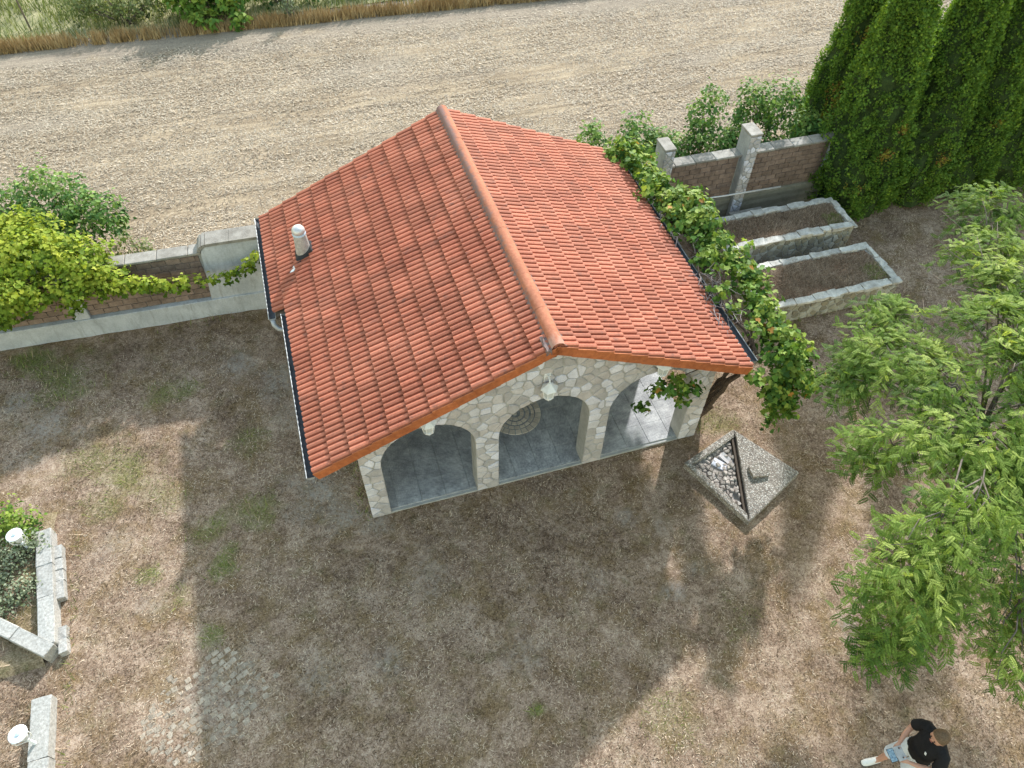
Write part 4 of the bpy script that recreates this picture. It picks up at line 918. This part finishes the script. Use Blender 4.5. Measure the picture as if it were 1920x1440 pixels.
def shrub(x, y, blobs, label, seed, mat='shrub', size=.11, dens=85, name='shrub', group=None, tmpl=(LEAF, LEAF_F), stems=5, tint=(.45, .25), cat='shrub'):
    rr = random.Random(seed); o = tag(empty(name, (x, y, 0)), label, cat, group)
    paths = []
    for bl in blobs:
        for k in range(stems): paths.append((wander((x + rr.gauss(0, .08), y + rr.gauss(0, .08), -.03), (bl[0] + rr.uniform(-.5, .5) * bl[3], bl[1] + rr.uniform(-.5, .5) * bl[4], bl[2] + rr.uniform(-.3, .7) * bl[5]), 4, .05, rr), .022, .006))
    twigs('stem', o, M['bark'], paths, 5)
    leaves_obj('foliage', o, M[mat], (blobs, dens, size, tmpl[0], tmpl[1], seed), dict(clump=.17, up=.55, droop=.25, tint=tint, topbias=.45, hollow=.4, per=9)); return o
shrub(-8.9, 9.6, [(-9.9, 9.9, 1.0, .9, .8, .9), (-8.7, 9.9, 1.2, .9, .75, .85), (-7.7, 9.3, 1.0, .6, .6, .75), (-9.0, 9.0, .8, 1.0, .6, .6)], 'dense green bush in the stubble behind the creeper covered wall', 51)
shrub(-6.95, 8.1, [(-7.0, 8.2, .7, .42, .45, .55), (-6.8, 7.5, .6, .35, .35, .5)], 'thin pale green bush between the creeper and the open stubble', 52, 'weed', .09, 50)
shrub(5.75, 4.9, [(5.7, 4.7, .62, .32, .4, .34), (5.85, 5.3, .7, .35, .35, .36), (6.1, 4.9, .85, .22, .25, .14, .6)], 'leafy weed clump at the end of the farther raised bed nearest the vine', 57, 'vine', .085, 60, 'weed_clump', tint=(.55, .2), cat='plant')
G_ = 'bushes behind the brick garden wall'
shrub(4.1, 8.5, [(4.15, 8.6, 1.3, .42, .42, .55), (4.3, 8.1, .8, .4, .4, .5)], 'small green bush just past the back corner of the tiled roof', 53, group=G_)
shrub(5.1, 7.7, [(5.0, 7.9, 1.65, .6, .5, .65), (5.4, 7.5, 1.5, .5, .4, .55), (4.7, 7.5, 1.2, .45, .4, .5)], 'green bush behind the shorter stone post', 54, group=G_)
shrub(6.7, 7.5, [(6.75, 7.8, 2.05, .48, .45, .75), (6.0, 7.5, 1.35, .5, .35, .5), (6.5, 7.4, 1.4, .5, .35, .55), (7.2, 7.4, 1.35, .40, .35, .45)], 'narrow green bush with an upright tip behind the wall between the posts', 55, group=G_)
shrub(8.5, 7.6, [(8.0, 7.8, 2.05, .50, .45, .75), (8.7, 7.7, 2.05, .60, .45, .70), (9.3, 7.4, 1.55, .55, .4, .5), (8.2, 7.3, 1.3, .7, .3, .4), (7.5, 7.4, 1.45, .45, .35, .5), (9.6, 7.2, 1.4, .5, .4, .5)], 'broad green bush behind the wall beside the conifers', 56, group=G_)

# conifer row
def thuja(x, y, r0, h, seed, label, lean=(0, 0), brown=()):
    rr = np.random.RandomState(seed); o = tag(empty('conifer', (x, y, 0)), label, 'conifer', 'tall conifers in a row')
    def rad(zf): return r0 * np.clip((1 - zf) ** .62 * 1.04, .02, 1) * np.clip(.80 + zf * 1.4, 0, 1)
    # trunk and dark inner body
    b = MB(); b.tube([(0, 0, -.05), (lean[0] * .5, lean[1] * .5, h * .5), (lean[0], lean[1], h * .95)], [.14, .09, .02], 7); obj('trunk', b.me('trunk'), o, M['bark'])
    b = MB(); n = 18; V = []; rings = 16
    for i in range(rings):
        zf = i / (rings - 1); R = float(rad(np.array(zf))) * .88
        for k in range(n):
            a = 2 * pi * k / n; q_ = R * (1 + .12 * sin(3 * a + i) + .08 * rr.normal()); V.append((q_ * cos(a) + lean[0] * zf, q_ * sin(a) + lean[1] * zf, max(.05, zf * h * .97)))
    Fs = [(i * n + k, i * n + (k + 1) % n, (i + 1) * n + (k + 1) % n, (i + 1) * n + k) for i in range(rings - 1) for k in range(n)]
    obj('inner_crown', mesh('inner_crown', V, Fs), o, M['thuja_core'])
    nc = int(1900 * r0 * h / 7.0); zf = rr.rand(nc) ** 1.15 * .985 + .005; a = rr.uniform(0, 2 * pi, nc)
    lob = 1 + .10 * np.sin(a * 5 + seed + zf * 7) + .06 * np.sin(a * 9 + zf * 15)
    R = rad(zf) * lob * rr.uniform(.86, 1.06, nc); ct = rr.normal(0, .17, nc)
    q_ = np.stack([R * np.cos(a) + lean[0] * zf, R * np.sin(a) + lean[1] * zf, zf * h + .12], 1)
    k = rr.poisson(17, nc) + 8; idx = np.repeat(np.arange(nc), k); m = len(idx)
    rad_dir = np.stack([np.cos(a), np.sin(a), 0 * a], 1)[idx]
    off = unit(rr, m) * (.105 * rr.rand(m) ** .5)[:, None] * np.array([1, 1, 1.5]); p = q_[idx] + off
    out_ = np.sum(off * rad_dir, 1)
    N_ = rad_dir * .25 + unit(rr, m) * .9; Dr = rad_dir * .75 + np.array([0, 0, 1.0]) + rr.normal(0, .35, (m, 3))
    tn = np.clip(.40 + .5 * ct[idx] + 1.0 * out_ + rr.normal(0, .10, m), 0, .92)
    for (ba, bz, br) in brown:
        bp = np.array([rad(np.array(bz / h)) * cos(ba), rad(np.array(bz / h)) * sin(ba), bz]); tn = np.where(np.linalg.norm(p - bp, axis=1) < br * rr.uniform(.5, 1.1, m), rr.uniform(.95, 1.0, m), tn)
    V, F = instance(SPR, SPR_F, p, N_, Dr, rr.uniform(.04, .078, m))
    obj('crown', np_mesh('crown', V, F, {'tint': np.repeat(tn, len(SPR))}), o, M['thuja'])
    return o
thuja(10.6, 8.0, .85, 5.9, 61, 'conifer with a brown flank standing behind the end of the brick wall', brown=((-2.2, 1.4, .5), (-2.0, 2.2, .5), (-1.8, 3.6, .35), (-2.3, .8, .5)))
thuja(10.45, 6.15, 1.08, 6.3, 62, 'tall conifer beside the corner of the farther raised bed', lean=(-.6, 0), brown=((-1.9, 1.9, .22), (-1.7, 2.6, .18), (-2.3, 1.1, .25)))
thuja(12.0, 6.2, 1.06, 6.5, 63, 'tall conifer second along from the raised beds', lean=(-.2, 0), brown=((-1.6, 1.5, .2),))
thuja(13.4, 6.1, 1.05, 6.3, 64, 'tall conifer third along from the raised beds', lean=(-.15, 0), brown=((-1.9, 2.3, .18),))
thuja(14.8, 6.0, 1.06, 6.6, 65, 'tall conifer fourth along from the raised beds', lean=(-.1, 0))
thuja(16.3, 5.9, 1.06, 6.4, 66, 'tall conifer last in the row at the picture edge')

# feathery tree
rr = random.Random(77)
ft = tag(empty('feathery_tree', (6.3, -2.5, 0)), 'feathery light green tree with drooping plumes standing near the man', 'tree')
FORK = Vector((5.35, -2.75, 3.6))
CL = [(5.43, -0.67, 3.75, 0.75, 0.55, 0.42), (4.73, -1.27, 3.85, 0.7, 0.55, 0.45), (4.33, -1.47, 3.6, 0.4, 0.4, 0.35), (3.83, -2.62, 3.6, 0.26, 0.3, 0.55, 1.2), (5.13, -1.82, 4.0, 0.55, 0.45, 0.35, 0.8), (4.38, -2.87, 4.0, 0.6, 0.45, 0.4), (4.88, -3.12, 4.1, 0.55, 0.45, 0.38), (8.3, 0.9, 4.0, 0.85, 0.75, 0.55), (7.4, -0.1, 4.1, 0.9, 0.7, 0.55), (6.9, -0.9, 4.3, 0.85, 0.6, 0.5), (6.2, -1.6, 4.3, 0.8, 0.55, 0.5), (5.9, -2.3, 4.4, 0.7, 0.5, 0.5), (7.9, -1.2, 3.7, 0.8, 0.7, 0.5), (6.9, -2.2, 3.9, 0.7, 0.6, 0.5), (3.33, -4.07, 4.15, 0.65, 0.48, 0.5), (2.83, -4.37, 3.9, 0.55, 0.42, 0.45), (3.88, -3.97, 4.2, 0.55, 0.45, 0.45), (4.68, -3.67, 3.9, 0.6, 0.45, 0.42), (5.38, -3.42, 3.8, 0.6, 0.5, 0.45), (2.88, -4.69, 3.6, 0.55, 0.35, 0.4, 0.9), (2.53, -4.79, 3.4, 0.4, 0.3, 0.35, 0.8), (3.68, -4.49, 3.6, 0.55, 0.35, 0.4, 0.8), (4.68, -4.52, 3.3, 0.55, 0.45, 0.45, 0.7), (5.58, -4.12, 3.3, 0.6, 0.5, 0.5, 0.8), (4.28, -5.37, 2.9, 0.6, 0.35, 0.4, 0.7), (4.88, -5.12, 2.8, 0.6, 0.4, 0.5, 0.7), (5.3, -4.9, 2.6, 0.6, 0.5, 0.5, 0.8), (5.6, -2.9, 4.2, 0.6, 0.5, 0.4), (6.0, -3.4, 3.9, 0.6, 0.5, 0.45), (4.9, -2.2, 4.15, 0.5, 0.4, 0.3, 0.8)]
paths = [(wander((6.3, -2.5, -.05), FORK, 7, .035, rr), .09, .035)]
for c_ in CL:
    P_ = Vector(c_[:3]); mid = FORK.lerp(P_, .5) + Vector((rr.gauss(0, .12), rr.gauss(0, .12),   .15 + rr.uniform(-.1, .15))); st = FORK - Vector((0, 0, rr.uniform(0, .3)))
    if st.z < FORK.z: st = Vector((6.3, -2.5, 0)).lerp(FORK, st.z / FORK.z)
    main = [st, st.lerp(mid, .5) + Vector((0, 0, .12)), mid, mid.lerp(P_, .55) + Vector((0, 0, .10)), P_]
    paths.append((main, .020, .006))
    for k in range(6):
        e = P_ + Vector((rr.uniform(-1, 1) * c_[3], rr.uniform(-1, 1) * c_[4], rr.uniform(-.8, .6) * c_[5])); paths.append((wander(mid.lerp(P_, rr.uniform(.3, .9)), e, 3, .05, rr), .012, .004))
o = twigs('trunk', ft, M['bark'], paths, 6)
# plumes: arching sprays that set out from a clump and droop
r = np.random.RandomState(90); Ps = []; Ds = []; Ns = []; Ts = []
for c_ in CL:
    wgt = c_[6] if len(c_) > 6 else 1.0; C = np.array(c_[:3]); R = np.array(c_[3:6]) * r.uniform(.55, .80); nb = int(88 * wgt * (R[0] + R[1]) / 1.0); cct = r.normal(0, .10)
    outw = C - np.array([5.2, -2.5, C[2]]); outw = outw / (np.linalg.norm(outw) + 1e-6)
    for k in range(nb):
        d = unit(r, 1)[0]; d[2] = d[2] * .9 + .12; s = C + d * R * r.uniform(.3, .9); L = r.uniform(.25, .55)
        hd = np.array([d[0], d[1], 0]) * .8 + outw * .5 + r.normal(0, .3, 3) * np.array([1, 1, 0]); hd /= np.linalg.norm(hd) + 1e-6
        m = int(10 * L / .4); tt = np.linspace(.05, 1, m); m = len(tt); ct = r.normal(0, .16) + cct
        p = s + hd[None] * (tt * L)[:, None] + np.array([0, 0, 1])[None] * (.12 * tt - .42 * tt ** 2.0)[:, None] * L * 1.3
        p += r.normal(0, .02, p.shape)
        side = np.cross(hd, [0, 0, 1]); sg = np.where(np.arange(m) % 2, 1, -1)[:, None]
        Ps.append(p); Ds.append(hd[None] * .8 + side[None] * sg * .9 + np.array([0, 0, -.25]) + r.normal(0, .25, (m, 3)))
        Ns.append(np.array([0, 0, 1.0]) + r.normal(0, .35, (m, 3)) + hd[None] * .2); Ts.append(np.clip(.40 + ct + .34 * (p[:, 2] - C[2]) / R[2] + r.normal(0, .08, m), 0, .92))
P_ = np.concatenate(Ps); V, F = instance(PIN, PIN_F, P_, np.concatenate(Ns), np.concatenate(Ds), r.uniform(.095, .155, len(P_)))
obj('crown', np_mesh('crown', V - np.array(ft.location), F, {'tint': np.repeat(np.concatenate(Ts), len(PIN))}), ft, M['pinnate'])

# plants of the corner bed
shrub(-9.15, 1.95, [(-9.35, 2.05, .35, .5, .4, .28), (-8.95, 1.9, .3, .32, .28, .2)], 'bright green leafy plant at the head of the stone edged bed', 71, 'vine', .075, 130, 'leafy_plant', tint=(.62, .2), cat='plant')
shrub(-9.0, 1.3, [(-9.1, 1.35, .26, .35, .3, .16), (-8.75, 1.45, .24, .2, .2, .14), (-9.3, 1.0, .25, .3, .25, .15)], 'grey green herb around the foot of the upper lamp', 72, 'herb', .055, 300, 'herb', group='herbs in the stone edged bed', cat='plant')
shrub(-8.95, .6, [(-8.95, .65, .22, .3, .25, .12), (-9.25, .4, .22, .25, .25, .12)], 'grey green herb halfway along the inside of the edging', 73, 'herb', .055, 300, 'herb', group='herbs in the stone edged bed', cat='plant')

# far side of the field: verge of dry grass, weeds, bushes
def verge(n, x0, x1, yf, depth, h0, h1, seed, name, label, mat, cat, tf, kf):
    r = np.random.RandomState(seed); x = r.uniform(x0, x1, n); y = yf(x) + r.rand(n) * depth; k = kf(x, y, r); x, y = x[k], y[k]; n = len(x)
    a = r.uniform(0, 2 * pi, n); L = r.uniform(h0, h1, n); w = .018; ln = r.normal(0, .22, (n, 2)) * L[:, None]
    P0_ = np.stack([x - np.sin(a) * w, y + np.cos(a) * w, 0 * x - .02], 1); P1_ = np.stack([x + np.sin(a) * w, y - np.cos(a) * w, 0 * x - .02], 1); P2_ = np.stack([x + ln[:, 0], y + ln[:, 1], L], 1)
    V = np.stack([P0_, P1_, P2_], 1).reshape(-1, 3)
    tag(obj(name, np_mesh(name, V, np.arange(3 * n).reshape(-1, 3), {'tint': np.repeat(tf(x, y, r), 3)}), None, mat), label, cat, kind='stuff')
fe = lambda x: 20.0 - 0.055 * (x + 8)
verge(26000, -16, 14, fe, .55, .12, .42, 5, 'verge_straw', 'strip of upright golden straw along the far edge of the field', M['verge'], 'straw', lambda x, y, r: np.clip(.45 + .5 * (fbm(x, y, 2.5, 61, 3) - .5) + r.normal(0, .16, len(x)), 0, .86), lambda x, y, r: r.rand(len(x)) < np.clip(2.2 * vnoise(x, y * .2, 3.2, 63) - .1, .15, 1))
verge(30000, -20, 16, lambda x: fe(x) + .55, 5.5, .10, .55, 6, 'meadow_grass', 'tall green and dry grass behind the golden strip', M['weed'], 'grass', lambda x, y, r: np.clip(.5 + .8 * (fbm(x, y, .8, 66, 3) - .5) + r.normal(0, .14, len(x)), 0, .92), lambda x, y, r: r.rand(len(x)) < np.clip(2.2 * fbm(x, y, .6, 68, 3) - .5, .05, 1))
FG = 'bushes along the far edge of the field'
shrub(-4.6, 21.0, [(-5.3, 21.0, .9, .9, .8, .75), (-4.2, 20.8, .8, .8, .7, .65), (-5.0, 20.1, .35, .45, .3, .3), (-3.9, 20.0, .3, .35, .3, .25), (-4.8, 22.0, 1.2, 1.2, .7, .8)], 'bright green broad leaved bush spilling onto the far edge of the field', 81, 'vine', .20, 45, group=FG, tint=(.6, .25))
shrub(-2.6, 21.6, [(-2.9, 21.4, .7, .7, .6, .6), (-2.0, 21.8, .8, .8, .6, .7), (-1.4, 21.2, .6, .5, .5, .5)], 'dark green bush beside the bright broad leaved one', 82, 'shrub', .13, 50, group=FG)
shrub(-7.6, 21.3, [(-8.1, 21.5, .7, .8, .5, .65), (-7.2, 21.3, .6, .7, .5, .55), (-8.9, 21.7, .6, .6, .5, .5), (-6.4, 21.4, .7, .5, .5, .6)], 'grey green bush near the thin pole', 83, 'weed', .10, 60, group=FG)
shrub(-2.25, 20.0, [(-2.25, 20.05, .55, .17, .15, .6)], 'slim upright green plant in the golden strip', 84, 'herb', .08, 130, 'upright_plant', tint=(.3, .2), cat='plant')
shrub(0.2, 21.6, [(-.2, 21.5, .5, .7, .5, .45), (.8, 21.8, .5, .6, .5, .45)], 'dry olive bush behind the golden strip', 85, 'weed', .10, 50, group=FG, tint=(.7, .2))
b = MB(); b.tube([(0, 0, -.1), (.0, 0, 1.9)], .03, 6); tag(obj('thin_pole', b.me('thin_pole'), None, M['bark'], Matrix.Translation((-10.6, 21.6, 0))), 'thin dark pole standing in the meadow', 'pole')

# ------------------------------------------------------------------ the man with the controller
man = tag(empty('person', (3.46, -5.84, 0), 0), 'man in a black shirt and light grey shorts looking down at a controller', 'person')
fdir = Vector((-.93, .10)).normalized(); man.scale = (1.07, 1.07, 1.05); man.rotation_euler = (0, 0, atan2(fdir.y, fdir.x) - pi / 2)
def skin_mesh(name, verts, edges, radii, root, sub=2):
    me = bpy.data.meshes.new(name); me.from_pydata(verts, edges, []); o = bpy.data.objects.new(name, me); COL.objects.link(o)
    o.modifiers.new('skin', 'SKIN'); 
    sv = me.skin_vertices[0].data
    for i, r_ in enumerate(radii): sv[i].radius = (r_, r_) if not hasattr(r_, '__len__') else r_; sv[i].use_root = (i == root)
    s_ = o.modifiers.new('sub', 'SUBSURF'); s_.levels = sub; s_.render_levels = sub
    bpy.context.view_layer.update(); dg = bpy.context.evaluated_depsgraph_get(); res = bpy.data.meshes.new_from_object(o.evaluated_get(dg)); res.name = name
    bpy.data.objects.remove(o); return res
sk = {'v': [], 'e': [], 'r': []}
def jv_(p, r_, par=None):
    sk['v'].append(tuple(p)); sk['r'].append(r_); i = len(sk['v']) - 1
    if par is not None: sk['e'].append((par, i))
    return i
pel = jv_((0, 0, .95), (.14, .10)); sp1 = jv_((0, .0, 1.12), (.13, .09), pel); ch = jv_((0, .015, 1.32), (.15, .10), sp1); nb = jv_((0, .02, 1.47), .065, ch)
nk = jv_((0, .05, 1.54), .055, nb); h1 = jv_((0, .085, 1.605), .078, nk); h2 = jv_((0, .10, 1.675), .092, h1); h3 = jv_((0, .09, 1.745), .078, h2)
jv_((0, .185, 1.612), .011, h1); jv_((.092, .085, 1.645), .018, h1); jv_((-.092, .085, 1.645), .018, h1)
for s in (-1, 1):
    sh = jv_((s * .175, .0, 1.415), .06, ch); u1 = jv_((s * .235, .01, 1.27), .047, sh); el = jv_((s * .265, .05, 1.12), .038, u1); f1 = jv_((s * .19, .19, 1.085), .035, el)
    wr = jv_((s * .125, .285, 1.085), .025, f1); pm = jv_((s * .095, .335, 1.085), (.032, .018), wr)
    hp = jv_((s * .095, .0, .88), .085, pel); kn = jv_((s * .10, .04 + (.12 if s > 0 else 0), .49), .055, hp); cf = jv_((s * .102, .01 + (.15 if s > 0 else -.02), .32), .05, kn)
    an = jv_((s * .105, -.02 + (.2 if s > 0 else -.05), .09), .036, cf); jv_((s * .115, .10 + (.2 if s > 0 else -.05), .05), .034, an)
    for k, (dx, l_) in enumerate(((.030, .9), (.010, 1.0), (-.010, .95), (-.028, .75))):
        a = jv_((s * .085 + dx * .6, .365, 1.075), .0095, pm); b_ = jv_((s * .065 + dx * .6, .375 + .012 * l_, 1.05), .009, a); jv_((s * .045 + dx * .5, .36, 1.035), .008, b_)
    a = jv_((s * .072, .325, 1.108), .0105, pm); jv_((s * .05, .345, 1.122), .009, a)
body = skin_mesh('body', sk['v'], sk['e'], sk['r'], 0)
obj('body', body, man, M['skin'], smooth=True)
def loft(rings, n=16):
    b = MB(); V = []; F = []
    for (cx, cy, cz, rx, ry, ax) in rings:
        c_ = Vector((cx, cy, cz)); ax = Vector(ax).normalized(); x_ = Vector((1, 0, 0)); x_ = (x_ - ax * x_.dot(ax)); x_ = x_.normalized() if x_.length > .1 else Vector((0, 1, 0)); y_ = ax.cross(x_)
        V += [c_ + x_ * rx * cos(2 * pi * k / n) + y_ * ry * sin(2 * pi * k / n) for k in range(n)]
    for i in range(len(rings) - 1):
        for k in range(n): a = i * n + k; b2 = i * n + (k + 1) % n; F.append((a, b2, b2 + n, a + n))
    return b.add(V, F)
Z = (0, 0, 1)
b = loft([(0, .0, .86, .175, .125, Z), (0, .005, .93, .175, .128, Z), (0, .01, 1.08, .165, .122, Z), (0, .02, 1.25, .185, .130, Z), (0, .015, 1.36, .198, .125, Z), (0, .01, 1.43, .182, .100, Z), (0, .015, 1.475, .115, .082, Z), (0, .03, 1.505, .068, .066, Z)], 20)
for s in (-1, 1):
    c2 = loft([(s * .05, .012, 1.425, .06, .07, (s, 0, -.15)), (s * .12, .012, 1.415, .068, .075, (s, 0, -.3)), (s * .19, .01, 1.38, .070, .076, (s * .75, .0, -.65)), (s * .232, .02, 1.29, .072, .074, (s * .3, .05, -.95)), (s * .255, .035, 1.185, .072, .076, (s * .2, .15, -.95))], 14)
    b.add(c2.v, c2.f)
sh_ = obj('shirt', b.me('shirt'), man, M['shirt'], smooth=True)
obj('chest_logo', MB().box(-.012, .012, -.004, .004, -.022, .022).me('chest_logo'), sh_, M['white_metal'], Matrix.Translation((-.085, .143, 1.27)) @ Matrix.Rotation(.35, 4, 'Y'))
b = loft([(0, 0, .99, .155, .112, Z), (0, 0, .90, .172, .125, Z), (0, .0, .82, .18, .125, Z)], 16)
for s in (-1, 1):
    f_ = .12 if s > 0 else 0.0
    c2 = loft([(s * .085, .0, .90, .098, .115, Z), (s * .095, .01 + f_ * .3, .78, .102, .112, Z), (s * .10, .03 + f_ * .7, .62, .098, .104, Z), (s * .103, .035 + f_, .50, .098, .102, Z)], 14); b.add(c2.v, c2.f)
obj('shorts', b.me('shorts'), man, M['shorts'], smooth=True)
for s in (-1, 1):
    dy = .2 if s > 0 else -.05; yc = dy + .03
    up = [(-.115, .028, .075), (-.09, .040, .095), (-.02, .043, .095), (.05, .046, .075), (.11, .046, .055), (.155, .036, .04), (.17, .014, .03)]
    V = []; n = 10
    for (yy, w_, hh) in up:
        for k in range(n):
            q_ = pi * k / (n - 1); V.append((s * .112 + w_ * cos(q_), yc + yy, .022 + hh * sin(q_) ** .8))
    F = [(i * n + k, i * n + k + 1, (i + 1) * n + k + 1, (i + 1) * n + k) for i in range(len(up) - 1) for k in range(n - 1)] + [tuple(range(n)), tuple(range((len(up) - 1) * n, len(up) * n))]
    so = obj('shoe', mesh('shoe', V, F), man, M['shoe'], smooth=True)
    P = [(s * .112 + w_ * 1.08 * sg, yc + yy) for sg, seq in ((1, up), (-1, up[::-1])) for (yy, w_, hh) in seq]; P = P if area(P) > 0 else P[::-1]
    obj('sole', poly_prism('sole', P, .0, .026), so, M['sole'])
b = MB(); V = []; F = []; n = 20; m_ = 9
hc = Vector((0, .088, 1.668)); ax = Vector((0, -.30, 1)).normalized(); ay = Vector((0, 1, .30)).normalized()
for i in range(m_ + 1):
    ph = radians(2 + (100 - 2) * i / m_)
    for k in range(n):
        q_ = 2 * pi * k / n; front_ = max(0, sin(q_)); ph2 = ph * (1 - .22 * front_)
        V.append(hc + Vector((1, 0, 0)) * (.094 * sin(ph2) * cos(q_)) + ay * (.112 * sin(ph2) * sin(q_)) + ax * (.118 * cos(ph2)))
for i in range(m_):
    for k in range(n): a = i * n + k; b2 = i * n + (k + 1) % n; F.append((a, a + n, b2 + n, b2))
F.append(tuple(range(n)))
obj('hair', mesh('hair', V, F), man, M['hair'], smooth=True)
for s in (-1, 1):
    b = MB(); b.lathe([(.002, -.008), (.007, -.005), (.009, 0), (.007, .005), (.002, .008)], n=8); obj('eye', b.me('eye'), man, M['eye'], Matrix.Translation((s * .034, .182, 1.655)))
b = MB(); b.tube([(-.025, 0, 0), (0, .006, 0), (.025, 0, 0)], [.003, .007, .003], 6); obj('mouth', b.me('mouth'), man, M['lip'], Matrix.Translation((0, .168, 1.578)))
ctl = tag(empty('drone_controller', (0, 0, 0)), 'small grey controller with a blue screen held in both hands of the man', 'controller')
ctl.matrix_world = Matrix.Translation((3.46, -5.84, 0)) @ Matrix.Rotation(man.rotation_euler.z, 4, 'Z') @ Matrix.Diagonal((1.07, 1.07, 1.05, 1)) @ Matrix.Translation((0, .36, 1.09)) @ Matrix.Rotation(radians(-28), 4, 'X')
obj('case', bevel_me(MB().box(-.085, .085, -.05, .05, -.018, .018).me('case'), .012, 2), ctl, M['grey_plastic'])
for s in (-1, 1):
    b = MB(); b.lathe([(.012, .016), (.005, .022), (.005, .034), (.009, .036)], (s * .055, -.015, 0), 8); obj('stick', b.me('stick'), ctl, M['dark'])
    b = MB(); b.tube([(s * .05, .05, .005), (s * .055, .11, .02)], .006, 6); obj('antenna', b.me('antenna'), ctl, M['dark'])
ph_ = obj('phone', bevel_me(MB().box(-.08, .08, .0, .085, -.005, .005).me('phone'), .004), ctl, M['dark'], Matrix.Translation((0, .055, .022)) @ Matrix.Rotation(.2, 4, 'X'))
obj('screen', MB().box(-.074, .074, .005, .080, .0052, .0066).me('screen'), ph_, M['screen'])
